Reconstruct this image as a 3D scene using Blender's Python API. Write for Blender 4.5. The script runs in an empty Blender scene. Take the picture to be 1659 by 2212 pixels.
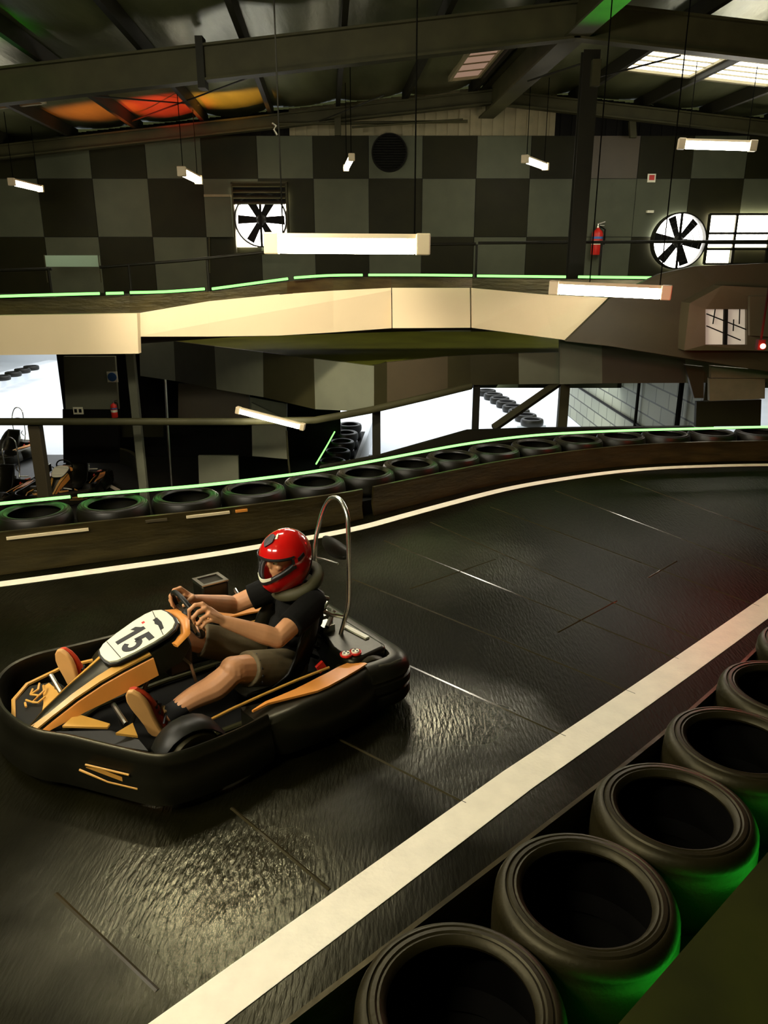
import bpy, math, random
import numpy as np
from mathutils import Vector, Matrix
random.seed(4)
S = bpy.context.scene
C = S.collection
PI = math.pi

# ------------------------------------------------------------------ helpers
class MB:
    """collects shapes and links them as ONE mesh object"""
    def __init__(s): s.v = []; s.f = []; s.m = []
    def add(s, vs, fs, mi=0):
        b = len(s.v)
        s.v += [tuple(map(float, v)) for v in vs]
        s.f += [tuple(b+i for i in f) for f in fs]
        s.m += [mi]*len(fs)
        return s
    def box(s, c, d, R=None, mi=0):
        vs = []
        for z in (-.5, .5):
            for y in (-.5, .5):
                for x in (-.5, .5):
                    p = Vector((x*d[0], y*d[1], z*d[2]))
                    if R is not None: p = R @ p
                    vs.append((p.x+c[0], p.y+c[1], p.z+c[2]))
        return s.add(vs, [(0,2,3,1),(4,5,7,6),(0,1,5,4),(2,6,7,3),(0,4,6,2),(1,3,7,5)], mi)
    def slab(s, poly, off, mi=0):
        n = len(poly); off = Vector(off)
        a = [Vector(p) for p in poly]; b = [p+off for p in a]
        fs = [tuple(range(n)), tuple(range(2*n-1, n-1, -1))]
        fs += [(i, i+n, (i+1) % n+n, (i+1) % n) for i in range(n)]
        return s.add(a+b, fs, mi)
    def tube(s, pts, r, n=10, closed=False, mi=0, sq=None, up=None):
        P = [Vector(p) for p in pts]; k = len(P)
        R = r if isinstance(r, (list, tuple)) else [r]*k
        vs = []; prev = None
        for i in range(k):
            if closed: t = P[(i+1) % k]-P[i-1]
            else: t = P[min(i+1, k-1)]-P[max(i-1, 0)]
            t.normalize()
            if prev is None:
                u = Vector(up) if up is not None else (Vector((0,0,1)) if abs(t.z) < .9 else Vector((1,0,0)))
            else: u = prev
            u = u-t*u.dot(t); u.normalize(); prev = u
            w = t.cross(u)
            rr = R[i]
            ra, rb = rr if isinstance(rr, (list, tuple)) else (rr, rr)
            for j in range(n):
                a = 2*PI*j/n
                vs.append(P[i]+u*math.cos(a)*ra+w*math.sin(a)*rb)
        fs = []
        for i in range(k if closed else k-1):
            i2 = (i+1) % k
            for j in range(n):
                j2 = (j+1) % n
                fs.append((i*n+j, i*n+j2, i2*n+j2, i2*n+j))
        if not closed:
            fs.append(tuple(range(n-1, -1, -1))); fs.append(tuple((k-1)*n+j for j in range(n)))
        return s.add(vs, fs, mi)
    def ball(s, c, r, n=12, m=8, mi=0, R=None):
        rx, ry, rz = r if isinstance(r, (list, tuple)) else (r, r, r)
        vs = []
        for i in range(m+1):
            ph = -PI/2+PI*i/m
            for j in range(n):
                th = 2*PI*j/n
                p = Vector((rx*math.cos(ph)*math.cos(th), ry*math.cos(ph)*math.sin(th), rz*math.sin(ph)))
                if R is not None: p = R @ p
                vs.append((p.x+c[0], p.y+c[1], p.z+c[2]))
        fs = [(i*n+j, i*n+(j+1) % n, (i+1)*n+(j+1) % n, (i+1)*n+j) for i in range(m) for j in range(n)]
        return s.add(vs, fs, mi)
    def lathe(s, prof, n=32, c=(0,0,0), R=None, closed=True, mi=0):
        vs = []; k = len(prof)
        for r, z in prof:
            for j in range(n):
                a = 2*PI*j/n
                p = Vector((r*math.cos(a), r*math.sin(a), z))
                if R is not None: p = R @ p
                vs.append((p.x+c[0], p.y+c[1], p.z+c[2]))
        fs = []
        for i in range(k if closed else k-1):
            i2 = (i+1) % k
            for j in range(n):
                j2 = (j+1) % n
                fs.append((i*n+j, i*n+j2, i2*n+j2, i2*n+j))
        return s.add(vs, fs, mi)
    def grid(s, rows, mi=0, wrap=False):
        a = len(rows); b = len(rows[0]); vs = [p for r in rows for p in r]
        fs = []
        for i in range(a-1):
            for j in range(b if wrap else b-1):
                j2 = (j+1) % b
                fs.append((i*b+j, i*b+j2, (i+1)*b+j2, (i+1)*b+j))
        return s.add(vs, fs, mi)
    def build(s, name, mats, parent=None, smooth=None, origin=None):
        if not isinstance(mats, (list, tuple)): mats = [mats]
        o0 = Vector((0,0,0))
        if origin is not None: o0 = Vector(origin)
        elif parent is None:
            xs = np.array(s.v); o0 = Vector(((xs[:,0].min()+xs[:,0].max())/2, (xs[:,1].min()+xs[:,1].max())/2, xs[:,2].min()))
        me = bpy.data.meshes.new(name)
        me.from_pydata([(v[0]-o0.x, v[1]-o0.y, v[2]-o0.z) for v in s.v], [], s.f)
        for m in mats: me.materials.append(m)
        me.polygons.foreach_set('material_index', s.m)
        me.update()
        import bmesh
        bm = bmesh.new(); bm.from_mesh(me)
        bmesh.ops.recalc_face_normals(bm, faces=bm.faces)
        bm.to_mesh(me); bm.free()
        if smooth is not None:
            me.polygons.foreach_set('use_smooth', [True]*len(me.polygons))
            if smooth < 180:
                me.set_sharp_from_angle(angle=math.radians(smooth))
        o = bpy.data.objects.new(name, me); C.objects.link(o)
        o.location = o0
        if parent is not None:
            o.parent = parent
            if origin is None: o.location = (0,0,0)
        return o

def bevel(o, w, seg=2):
    m = o.modifiers.new('bevel', 'BEVEL'); m.width = w; m.segments = seg; m.limit_method = 'ANGLE'; m.angle_limit = math.radians(40)
    return o
def tag(o, label=None, cat=None, group=None, kind=None):
    if label: o['label'] = label
    if cat: o['category'] = cat
    if group: o['group'] = group
    if kind: o['kind'] = kind
    return o
def thing(name, label, cat, loc=(0,0,0), rz=0, group=None):
    o = bpy.data.objects.new(name, None); C.objects.link(o)
    o.empty_display_size = .1
    o.location = loc; o.rotation_euler = (0,0,rz)
    return tag(o, label, cat, group)
class At:
    """builds parts of a thing from world coordinates"""
    def __init__(s, t): s.t = t; s.o = Vector(t.location)
    def __call__(s, mb, name, mats, smooth=None):
        mb.v = [(v[0]-s.o.x, v[1]-s.o.y, v[2]-s.o.z) for v in mb.v]
        return mb.build(name, mats, s.t, smooth)
def copy_tree(o, parent=None):
    c = o.copy(); C.objects.link(c)
    if parent is not None: c.parent = parent
    for ch in list(o.children): copy_tree(ch, c)
    return c
def cat_rom(P, k=8, closed=False):
    P = [np.array(p, float) for p in P]; n = len(P); out = []
    for i in range(n if closed else n-1):
        if closed: a, b, c, d = P[i-1], P[i], P[(i+1) % n], P[(i+2) % n]
        else: a, b, c, d = P[max(i-1,0)], P[i], P[i+1], P[min(i+2,n-1)]
        for j in range(k):
            t = j/k
            out.append(.5*((2*b)+(-a+c)*t+(2*a-5*b+4*c-d)*t*t+(-a+3*b-3*c+d)*t**3))
    if not closed: out.append(P[-1])
    return out
def arc_len(P):
    P = np.array(P); return np.concatenate([[0], np.cumsum(np.linalg.norm(np.diff(P, axis=0), axis=1))])
def offset2(P, d):
    """offset a 2-D polyline to its left by d"""
    P = np.array(P, float)[:, :2]; t = np.gradient(P, axis=0); t /= np.linalg.norm(t, axis=1)[:, None]
    return P+np.stack([-t[:,1], t[:,0]], 1)*d
def sweep(mb, line, prof, mi=0, caps=True):
    """profile [(offset to the left, z)] swept along a 2-D line"""
    cols = [offset2(line, o) for o, z in prof]
    rows = [[(cols[j][i][0], cols[j][i][1], prof[j][1]) for j in range(len(prof))] for i in range(len(line))]
    mb.grid(rows, mi, wrap=True)
    n = len(prof); L = len(line)
    if caps:
        mb.add(rows[0], [tuple(range(n))], mi); mb.add(rows[-1], [tuple(range(n))], mi)
    return mb

# ------------------------------------------------------------------ materials
def mat(name, col, rough=.5, metal=0., var=0., vscale=6., bump=0., bscale=30., emit=None, es=0., coat=0., rvar=0., stretch=None, spec=None):
    m = bpy.data.materials.new(name); m.use_nodes = True
    nt = m.node_tree; N = nt.nodes; Lk = nt.links; b = N['Principled BSDF']
    b.inputs['Base Color'].default_value = (*col, 1); b.inputs['Roughness'].default_value = rough
    b.inputs['Metallic'].default_value = metal
    if spec is not None: b.inputs['Specular IOR Level'].default_value = spec
    if coat: b.inputs['Coat Weight'].default_value = coat; b.inputs['Coat Roughness'].default_value = .05
    if emit: b.inputs['Emission Color'].default_value = (*emit, 1); b.inputs['Emission Strength'].default_value = es
    if var or bump or rvar:
        tc = N.new('ShaderNodeTexCoord'); mp = N.new('ShaderNodeMapping'); Lk.new(tc.outputs['Object'], mp.inputs[0])
        if stretch: mp.inputs['Rotation'].default_value = (0,0,stretch[0]); mp.inputs['Scale'].default_value = stretch[1]
        if var or rvar:
            nz = N.new('ShaderNodeTexNoise'); nz.inputs['Scale'].default_value = vscale; nz.inputs['Detail'].default_value = 5
            Lk.new(mp.outputs[0], nz.inputs[0])
        if var:
            r = N.new('ShaderNodeMapRange'); r.inputs[1].default_value = .3; r.inputs[2].default_value = .7
            r.inputs[3].default_value = 1-var; r.inputs[4].default_value = 1+var
            Lk.new(nz.outputs[0], r.inputs[0])
            mx = N.new('ShaderNodeVectorMath'); mx.operation = 'SCALE'; mx.inputs[0].default_value = col
            Lk.new(r.outputs[0], mx.inputs['Scale']); Lk.new(mx.outputs[0], b.inputs['Base Color'])
        if rvar:
            r2 = N.new('ShaderNodeMapRange'); r2.inputs[1].default_value = .35; r2.inputs[2].default_value = .65
            r2.inputs[3].default_value = max(.03, rough-rvar); r2.inputs[4].default_value = rough+rvar
            Lk.new(nz.outputs[0], r2.inputs[0]); Lk.new(r2.outputs[0], b.inputs['Roughness'])
        if bump:
            n2 = N.new('ShaderNodeTexNoise'); n2.inputs['Scale'].default_value = bscale; n2.inputs['Detail'].default_value = 4
            Lk.new(mp.outputs[0], n2.inputs[0])
            bp = N.new('ShaderNodeBump'); bp.inputs['Strength'].default_value = bump; bp.inputs['Distance'].default_value = .02
            Lk.new(n2.outputs[0], bp.inputs['Height']); Lk.new(bp.outputs[0], b.inputs['Normal'])
    return m
def emitter(name, col, st):
    m = bpy.data.materials.new(name); m.use_nodes = True; nt = m.node_tree
    nt.nodes.remove(nt.nodes['Principled BSDF'])
    e = nt.nodes.new('ShaderNodeEmission'); e.inputs[0].default_value = (*col, 1); e.inputs[1].default_value = st
    nt.links.new(e.outputs[0], nt.nodes['Material Output'].inputs[0]); return m

TR = math.radians(42)            # heading of the near track edge
m_floor = mat('wet_black_floor', (.0034,.0031,.0009), .25, var=.5, vscale=2.2, bump=.26, bscale=42, rvar=0, spec=.26, stretch=(-TR, (1.6,.35,1)))
m_seam = mat('floor_seam', (.030,.024,.010), .16)
m_white = mat('white_track_paint', (.86,.80,.62), .42, var=.06, vscale=9, bump=.12, bscale=50)
m_belt = mat('rubber_belt', (.027,.020,.006), .36, var=.55, vscale=3, bump=.3, bscale=7, stretch=(0,(1,1,4)))
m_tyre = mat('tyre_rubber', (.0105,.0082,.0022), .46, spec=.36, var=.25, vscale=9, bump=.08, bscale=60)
m_tyref = mat('shaded_tyre_rubber', (.0055,.0046,.0014), .42, spec=.35, var=.25, vscale=9)  # darker copy of the tyre rubber; shade on far tyres put into the colour
m_inshade = mat('tyre_inside_shade', (.0018,.0015,.0008), .8, spec=.08)  # inner faces blackened: the shade inside the tyres is painted in
m_plat = mat('dark_platform', (.019,.022,.0009), .85, spec=.12, var=.35, vscale=3, bump=.2, bscale=8)
m_lowfloor = mat('lower_floor_dark', (.010,.0095,.005), .5, var=.4, vscale=.8, bump=.1, bscale=10)
m_yard = mat('pale_yard_floor', (.78,.82,.86), .8, var=.06, vscale=.7)
m_pg = mat('grey_panel', (.072,.080,.046), .6, spec=.25, var=.10, vscale=2.5, bump=.05)
m_pd = mat('charcoal_panel', (.0135,.0130,.0032), .6, spec=.15, var=.15, vscale=2.5)
m_pb = mat('brown_panel', (.055,.042,.018), .55, var=.1, vscale=2.5)
m_joint = mat('panel_joint', (.01,.01,.006), .8)
m_steel = mat('painted_steel', (.040,.038,.015), .6, spec=.2, var=.2, vscale=3)
m_steeld = mat('dark_steel', (.010,.0095,.004), .6, spec=.2, var=.2, vscale=3)
m_foil = mat('foil_insulation', (.115,.125,.058), .36, metal=.55, var=.25, vscale=1.2, bump=.5, bscale=3.0, stretch=(.07,(2.2,.5,1)))
m_clad = mat('cream_cladding', (.22,.19,.10), .6, var=.1)
m_fascia = mat('cream_fascia', (.76,.62,.38), .6, var=.04, vscale=.8)
m_olive = mat('olive_deck', (.075,.080,.008), .75, spec=.1, var=.25, vscale=1)
m_ramp = mat('brown_ramp_sheet', (.026,.020,.007), .6, spec=.2, var=.25, vscale=.9)
m_dark = mat('matt_black', (.0045,.0043,.003), .75, spec=.12)
m_black = mat('black_plastic', (.0045,.0044,.0025), .38, spec=.4, var=.3, vscale=5, bump=.05, bscale=20)
m_blackm = mat('satin_black_plastic', (.007,.007,.004), .45, spec=.3)
m_chrome = mat('chrome', (.88,.87,.80), .27, metal=1)
m_metal = mat('grey_metal', (.35,.34,.28), .35, metal=1)
m_orange = mat('orange_plastic', (.70,.27,.045), .38, var=.06, vscale=8)
m_yellow = mat('amber_plastic', (.62,.33,.06), .38, var=.06, vscale=8)
m_plate = mat('cream_plate', (.82,.80,.58), .4, var=.03)
m_ink = mat('black_ink', (.008,.008,.008), .45)
m_red = mat('red_gloss', (.62,.008,.006), .14, coat=.6)
m_redp = mat('red_plastic', (.6,.02,.01), .4)
m_skin = mat('skin', (.60,.29,.13), .5, var=.08, vscale=12, bump=.03, bscale=120)
m_shirt = mat('black_cotton', (.0035,.0035,.0024), .9, spec=.2, var=.2, vscale=8, bump=.25, bscale=14)
m_short = mat('khaki_cotton', (.15,.115,.055), .85, var=.15, vscale=10, bump=.3, bscale=14)
m_collar = mat('olive_foam', (.055,.050,.018), .7)
m_sole = mat('gum_sole', (.62,.33,.10), .55, var=.08)
m_shoe = mat('red_shoe', (.52,.045,.012), .45)
m_strap = mat('tan_strap', (.72,.46,.20), .5)
m_sock = mat('black_sock', (.012,.012,.012), .9)
m_block = None
m_wire = mat('black_wire', (.004,.004,.003), .9, spec=0.)
m_cream = mat('cream_lamp_housing', (.72,.60,.38), .45)
m_lamp = emitter('fluorescent_tube', (1,.93,.78), 26)
m_lampd = emitter('fluorescent_tube_far', (1,.90,.72), 16)
m_green = emitter('green_neon', (.24,1,.18), 1.15)
m_greenb = emitter('green_light_bar', (.04,1,.05), 2.6)
m_greenf = emitter('green_neon_far', (.21,1,.15), 1.15)
m_sky = emitter('daylight', (1,.96,.88), 6)
m_skyw = emitter('warm_daylight', (1,.90,.70), 7)
m_skyl = emitter('skylight_daylight', (1,.97,.88), 2.6)
m_skyd = emitter('dim_skylight', (1,.62,.42), .12)
m_redl = emitter('red_signal', (1,.03,.02), 30)
m_screen = emitter('pale_screen', (.85,.75,.6), .2)

m_lamph = emitter('fluorescent_tube_high', (1,.92,.74), 52)
m_lampk = emitter('added_key_tube', (1,.91,.72), 95)  # for the two unseen lamps added to brighten the driver
m_lamplow = emitter('fluorescent_tube_low', (1,.92,.78), 30)
m_pp = mat('lit_grey_panel', (.15,.155,.100), .6, spec=.25, var=.08, vscale=2.5)  # grey panel lifted where too little light falls; light put into the colour
m_pd2 = mat('lit_charcoal_panel', (.030,.027,.009), .6, spec=.2, var=.12, vscale=2.5)  # brighter copy of the charcoal panel, light painted in likewise
# wet worn patches on the floor: glossier than the dry rubbered sheets around them
nt = m_floor.node_tree; N_ = nt.nodes; geo = N_.new('ShaderNodeNewGeometry'); nz_ = N_.new('ShaderNodeTexNoise'); nz_.inputs['Scale'].default_value = 1.7; nz_.inputs['Detail'].default_value = 4
nt.links.new(geo.outputs['Position'], nz_.inputs[0]); acc = None
for (cx_, cy_), r_, g_ in (((-0.665,2.451,0.000)[:2],.62,1),((0.344,3.654,0.000)[:2],.42,1),((0.518,3.141,0.000)[:2],.30,.6),((0.378,6.120,0.000)[:2],.7,.3),((-2.608,4.843,0.000)[:2],.55,1),((-1.818,5.573,0.000)[:2],.5,.5)):
    d_ = N_.new('ShaderNodeVectorMath'); d_.operation = 'DISTANCE'; nt.links.new(geo.outputs['Position'], d_.inputs[0]); d_.inputs[1].default_value = (cx_, cy_, 0)
    ad = N_.new('ShaderNodeMath'); ad.operation = 'MULTIPLY_ADD'; nt.links.new(nz_.outputs[0], ad.inputs[0]); ad.inputs[1].default_value = r_*1.4; nt.links.new(d_.outputs['Value'], ad.inputs[2])
    mr = N_.new('ShaderNodeMapRange'); mr.interpolation_type = 'SMOOTHSTEP'; mr.inputs[1].default_value = r_*2.3; mr.inputs[2].default_value = r_*.85; mr.inputs[3].default_value = 0; mr.inputs[4].default_value = g_
    nt.links.new(ad.outputs[0], mr.inputs[0])
    if acc is None: acc = mr.outputs[0]
    else:
        mx_ = N_.new('ShaderNodeMath'); mx_.operation = 'MAXIMUM'; nt.links.new(acc, mx_.inputs[0]); nt.links.new(mr.outputs[0], mx_.inputs[1]); acc = mx_.outputs[0]
ro = N_.new('ShaderNodeMapRange'); ro.inputs[3].default_value = .46; ro.inputs[4].default_value = .18; nt.links.new(acc, ro.inputs[0]); nt.links.new(ro.outputs[0], N_['Principled BSDF'].inputs['Roughness'])
sp_ = N_.new('ShaderNodeMapRange'); sp_.inputs[3].default_value = .04; sp_.inputs[4].default_value = .62; nt.links.new(acc, sp_.inputs[0]); nt.links.new(sp_.outputs[0], N_['Principled BSDF'].inputs['Specular IOR Level'])
N_['Principled BSDF'].inputs['Specular Tint'].default_value = (1,.95,.58,1)
for m__ in (m_tyre, m_belt, m_black): m__.node_tree.nodes['Principled BSDF'].inputs['Specular Tint'].default_value = (1,.92,.6,1)
# visor glass
m_visor = bpy.data.materials.new('clear_visor'); m_visor.use_nodes = True
_n = m_visor.node_tree; _b = _n.nodes['Principled BSDF']
_b.inputs['Base Color'].default_value = (.95,.92,.88,1); _b.inputs['Roughness'].default_value = .03; _b.inputs['Alpha'].default_value = .12
_b.inputs['Transmission Weight'].default_value = 1; _b.inputs['IOR'].default_value = 1.12; _b.inputs['Coat Weight'].default_value = .6; _b.inputs['Coat Roughness'].default_value = .03
# painted block wall
m_block = bpy.data.materials.new('painted_blockwork'); m_block.use_nodes = True
_n = m_block.node_tree; _b = _n.nodes['Principled BSDF']
_tc = _n.nodes.new('ShaderNodeTexCoord'); _mp = _n.nodes.new('ShaderNodeMapping'); _mp.inputs['Rotation'].default_value = (PI/2, 0, PI/2)
_sx = _n.nodes.new('ShaderNodeSeparateXYZ'); _cx = _n.nodes.new('ShaderNodeCombineXYZ')
_n.links.new(_tc.outputs['Object'], _sx.inputs[0]); _n.links.new(_sx.outputs['Y'], _cx.inputs[0]); _n.links.new(_sx.outputs['Z'], _cx.inputs[1])
_br = _n.nodes.new('ShaderNodeTexBrick'); _n.links.new(_cx.outputs[0], _br.inputs[0])
_br.inputs['Color1'].default_value = (.30,.31,.23,1); _br.inputs['Color2'].default_value = (.22,.235,.18,1); _br.inputs['Mortar'].default_value = (.03,.035,.025,1)
_br.inputs['Scale'].default_value = 1; _br.inputs['Mortar Size'].default_value = .017; _br.inputs['Brick Width'].default_value = .74; _br.inputs['Row Height'].default_value = .33
_n.links.new(_br.outputs[0], _b.inputs['Base Color']); _b.inputs['Roughness'].default_value = .6
# ------------------------------------------------------------------ near track geometry
HC = 2.4
tdir = np.array([math.cos(TR), math.sin(TR)]); ndir = np.array([-math.sin(TR), math.cos(TR)])
def TN(s, n): p = tdir*s+ndir*n; return (float(p[0]), float(p[1]))
# inner edge of the bend: far white line (its centre)
W = [(-7.6,3.75),(-6,4.40),(-4.4,5.02),(-3.01,5.55),(-2.38,5.81),(-1.69,6.10),(-1.14,6.37),(-.30,6.84),(.14,7.21),(.84,7.80),(1.40,8.24),(1.99,8.58),(2.60,8.87),(3.23,9.09),(3.83,9.20),(4.79,9.29),(6.2,9.3),(8,9.2)]
Wc = np.array(cat_rom(W, 8))
for _ in range(10): Wc[1:-1] = (Wc[:-2]+2*Wc[1:-1]+Wc[2:])/4
# near edge: straight then bending slightly left
def near_curve(n0, bend=.9, skew=0.):
    pts = [TN(-2.6+.4*i, n0-skew*(13-i)*.4) for i in range(14)]      # to s=2.6
    a = TR; p = np.array(pts[-1])
    for i in range(22):
        a += math.radians(bend if i < 8 else (-bend if a > TR+.01 and bend > .5 else (0 if bend > .5 else bend))); p = p+np.array([math.cos(a), math.sin(a)])*.3
        pts.append(tuple(p))
    return np.array(pts)
# ------------------------------------------------------------------ setting: floors
# upper track slab: bounded by the far barrier, reaching behind the camera
edge = offset2(Wc, .86)
poly = [(p[0], p[1], 0) for p in edge[::3]]+[(9.5,9.3,0),(9.5,-2,0),(-8.6,-2,0),(-8.6,3.5,0)]
mb = MB().slab(poly, (0,0,-.28))
SEAM = [((-0.785,2.020,0.000),(-1.313,2.451,0.000)),((-0.219,2.470,0.000),(-0.706,2.958,0.000)),((0.383,2.990,0.000),(-0.543,3.745,0.000)),((0.967,3.520,0.000),(-0.280,4.689,0.000)),
        ((1.468,3.944,0.000),(-0.257,5.666,0.000)),((1.873,4.358,0.000),(0.002,6.545,0.000)),((2.107,4.609,0.000),(0.452,7.066,0.000)),((2.751,5.145,0.000),(1.101,7.556,0.000)),
        ((3.132,5.810,0.000),(1.895,8.148,0.000)),((3.588,6.771,0.000),(2.751,8.624,0.000)),((1.185,4.730,0.000),(1.734,5.243,0.000)),((0.199,5.465,0.000),(0.946,6.088,0.000)),((2.113,5.685,0.000),(2.473,6.045,0.000)),((-1.476,7.039,0.000),(-3.403,4.990,0.000))][:-1]
for a, b in SEAM:
    a = Vector(a); b = Vector(b); d = (b-a).normalized(); w = Vector((-d.y, d.x, 0))
    mb.add([a-w*.009, a+w*.009, a+Vector((0,0,.004)), b-w*.009, b+w*.009, b+Vector((0,0,.004))], [(0,2,5,3),(2,1,4,5),(0,3,4,1),(0,1,2),(3,5,4)], 1)
tag(mb.build('floor', [m_floor, m_seam]), kind='structure')
# painted white lines
def strip(line, hw, z0, z1):
    m = MB(); sweep(m, line, [(-hw,z0),(hw,z0),(hw,z1),(-hw,z1)]); return m
tag(strip(Wc, .056, .0, .003).build('trim_1', m_white), kind='structure')
tag(strip(near_curve(1.912, .12, .036), .088, .0, .003).build('trim_2', m_white), kind='structure')
# lower hall floor and the bright yard behind it
ZL = -2.0
tag(MB().slab([(-13,1,ZL),(12,1,ZL),(12,18.0,ZL),(-13,18.0,ZL)], (0,0,-.2)).build('floor_lower', m_lowfloor), kind='structure')
tag(MB().slab([(-22,18.0,ZL),(22,18.0,ZL),(22,36,ZL),(-22,36,ZL)], (0,0,-.2)).build('floor_yard', m_yard), kind='structure')
tag(MB().slab([(-22,36,ZL-.2),(22,36,ZL-.2),(22,36,3),(-22,36,3)], (0,.2,0)).build('wall_yard', m_yard), kind='structure')
# ------------------------------------------------------------------ far checkered wall (Y = 18)
YW = 18.0
def colx(k): return -.33+(1.194 if k < 0 else 1.158)*k
rows_z = [4.96, 4.117, 2.93, 1.74, .55, -.40]
mb = MB()
for r in range(5):
    for k in range(-9, 9):
        x0, x1 = colx(k), colx(k+1); z1, z0 = rows_z[r], rows_z[r+1]
        if r == 4 and x1 < -6.0: continue
        light = (r+k) % 2 == 0
        # openings: left fan, right fan, right window
        mi = 1 if light else 0
        if k == 4 and r == 0: mi = 2
        if k == 4 and r == 1: mi = 1
        g = .006
        holes = []
        mb.slab([(x0+g,YW,z0+g),(x1-g,YW,z0+g),(x1-g,YW,z1-g),(x0+g,YW,z1-g)], (0,.06,0), mi)
mb.slab([(colx(-9),YW+.02,.56),(colx(-5)+.02,YW+.02,.56),(colx(-5)+.02,YW+.02,-.40),(colx(9),YW+.02,-.40),(colx(9),YW+.02,4.96),(colx(-9),YW+.02,4.96)], (0,.1,0), 3)
tag(mb.build('wall_back', [m_pd, m_pg, m_pb, m_joint]), kind='structure')
# gable above the checks: ribbed cladding
def ridge_x(Y): return 2.17+(17.5-Y)*.0716
def roof_z(X, Y): return 5.95-.1*abs(X-ridge_x(Y))
mb = MB(); x = -11.0; k = 0; g0, g1 = (-2.105,18.000,5.076)[0], (3.587,18.000,5.076)[0]
while x < 12:
    zt = roof_z(x, YW)-.05
    mb.box((x+.05, YW+.10-(.035 if k % 2 else 0), (4.9+zt)/2), (.12, .05, zt-4.9), None, 0 if g0 < x < g1 else 1)
    x += .12; k += 1
tag(mb.build('wall_gable', [m_clad, m_dark]), kind='structure')
# side walls
tag(MB().slab([(-11,-2,ZL),(-11,YW,ZL),(-11,YW,5.2),(-11,-2,5.2)], (-.2,0,0)).build('wall_left', m_pd), kind='structure')
tag(MB().slab([(11.6,-2,ZL),(11.6,YW,ZL),(11.6,YW,5.4),(11.6,-2,5.4)], (.2,0,0)).build('wall_right', m_pd), kind='structure')
# lower storey end wall: dark, leaving the yard openings free at the left and in the centre
xa_, xb_ = (-7.483,17.800,-1.036)[0], (-1.024,17.800,-1.036)[0]
tag(MB().slab([(xa_,17.8,ZL),(xb_,17.8,ZL),(xb_,17.8,.85),(xa_,17.8,.85)], (0,.15,0)).build('wall_lower', m_dark), kind='structure')
# ------------------------------------------------------------------ roof: foil sagging between purlins
PUR = [ridge_x(17.5)-.35-1.38*i for i in range(9)][::-1]+[ridge_x(17.5)+.35+1.38*i for i in range(7)]
offs = [p-ridge_x(17.5) for p in PUR]
mb = MB(); rowsY = [i*.5-1 for i in range(39)]
rows = []
for Y in rowsY:
    r = []
    for a, b in zip(offs, offs[1:]):
        for t in range(6):
            u = a+(b-a)*t/6; X = ridge_x(Y)+u
            sag = .07*math.sin(PI*t/6)*(1+.5*math.sin(Y*2.1+a*3))
            r.append((X, Y, roof_z(X, Y)-sag))
    X = ridge_x(Y)+offs[-1]; r.append((X, Y, roof_z(X, Y)))
    rows.append(r)
mb.grid(rows)
mb.slab([(-11.2,-1,roof_z(-11.2,-1)+.12),(ridge_x(-1),-1,6.1),(ridge_x(18.2),18.2,6.1),(-11.2,18.2,roof_z(-11.2,18.2)+.12)], (0,0,.08))
mb.slab([(12,-1,roof_z(12,-1)+.12),(ridge_x(-1),-1,6.1),(ridge_x(18.2),18.2,6.1),(12,18.2,roof_z(12,18.2)+.12)], (0,0,.08))
tag(mb.build('ceiling', m_foil, smooth=60), kind='structure')
SIDE = {-1: 'left', 1: 'right'}
def ordn(i): return ['first','second','third','fourth','fifth','sixth','seventh','eighth','ninth','tenth','eleventh','twelfth','thirteenth','fourteenth','fifteenth','sixteenth','seventeenth','eighteenth','nineteenth','twentieth','twenty-first','twenty-second','twenty-third','twenty-fourth'][i]
for i, u in enumerate(offs):
    pts = [(ridge_x(Y)+u, Y, roof_z(ridge_x(Y)+u, Y)-.13) for Y in (8.5, 17.9)]
    m = MB(); a, b = pts
    m.slab([(a[0]-.04,a[1],a[2]-.11),(a[0]+.04,a[1],a[2]-.11),(a[0]+.04,a[1],a[2]+.11),(a[0]-.04,a[1],a[2]+.11)], (b[0]-a[0], b[1]-a[1], b[2]-a[2]))
    o = m.build('roof_purlin', m_steeld)
    if i < 9: lab = 'dark roof purlin under the foil, %s to the left of the ridge beam' % ordn(8-i)
    else: lab = 'dark roof purlin under the foil, %s to the right of the ridge beam' % ordn(i-9)
    tag(o, lab, 'roof beam', 'purlins under the foil roof')
def ibeam(a, b, hgt, wid, name, lab, mtl=None, th=.03):
    """I-section from a to b (top centre line)"""
    a = Vector(a); b = Vector(b); d = (b-a).normalized(); w = Vector((0,0,1)).cross(d).normalized(); u = d.cross(w)
    t = thing(name, lab, 'roof beam', tuple((a+b)/2), 0, 'main steel roof beams'); P = At(t)
    def bar(y0, y1, z0, z1): return MB().slab([a+w*y0+u*z0, a+w*y1+u*z0, a+w*y1+u*z1, a+w*y0+u*z1], b-a)
    P(bar(-wid/2, wid/2, -th, 0), 'top_flange', mtl or m_steel); P(bar(-wid/2, wid/2, -hgt, -hgt+th), 'bottom_flange', mtl or m_steel)
    P(bar(-.02, .02, -hgt+th, -th), 'web', mtl or m_steel)
    return t
xa, xb = ridge_x(11.8), ridge_x(17.3)
def raf(x, Y, d): return (x, Y, roof_z(x, Y)-d)
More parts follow.
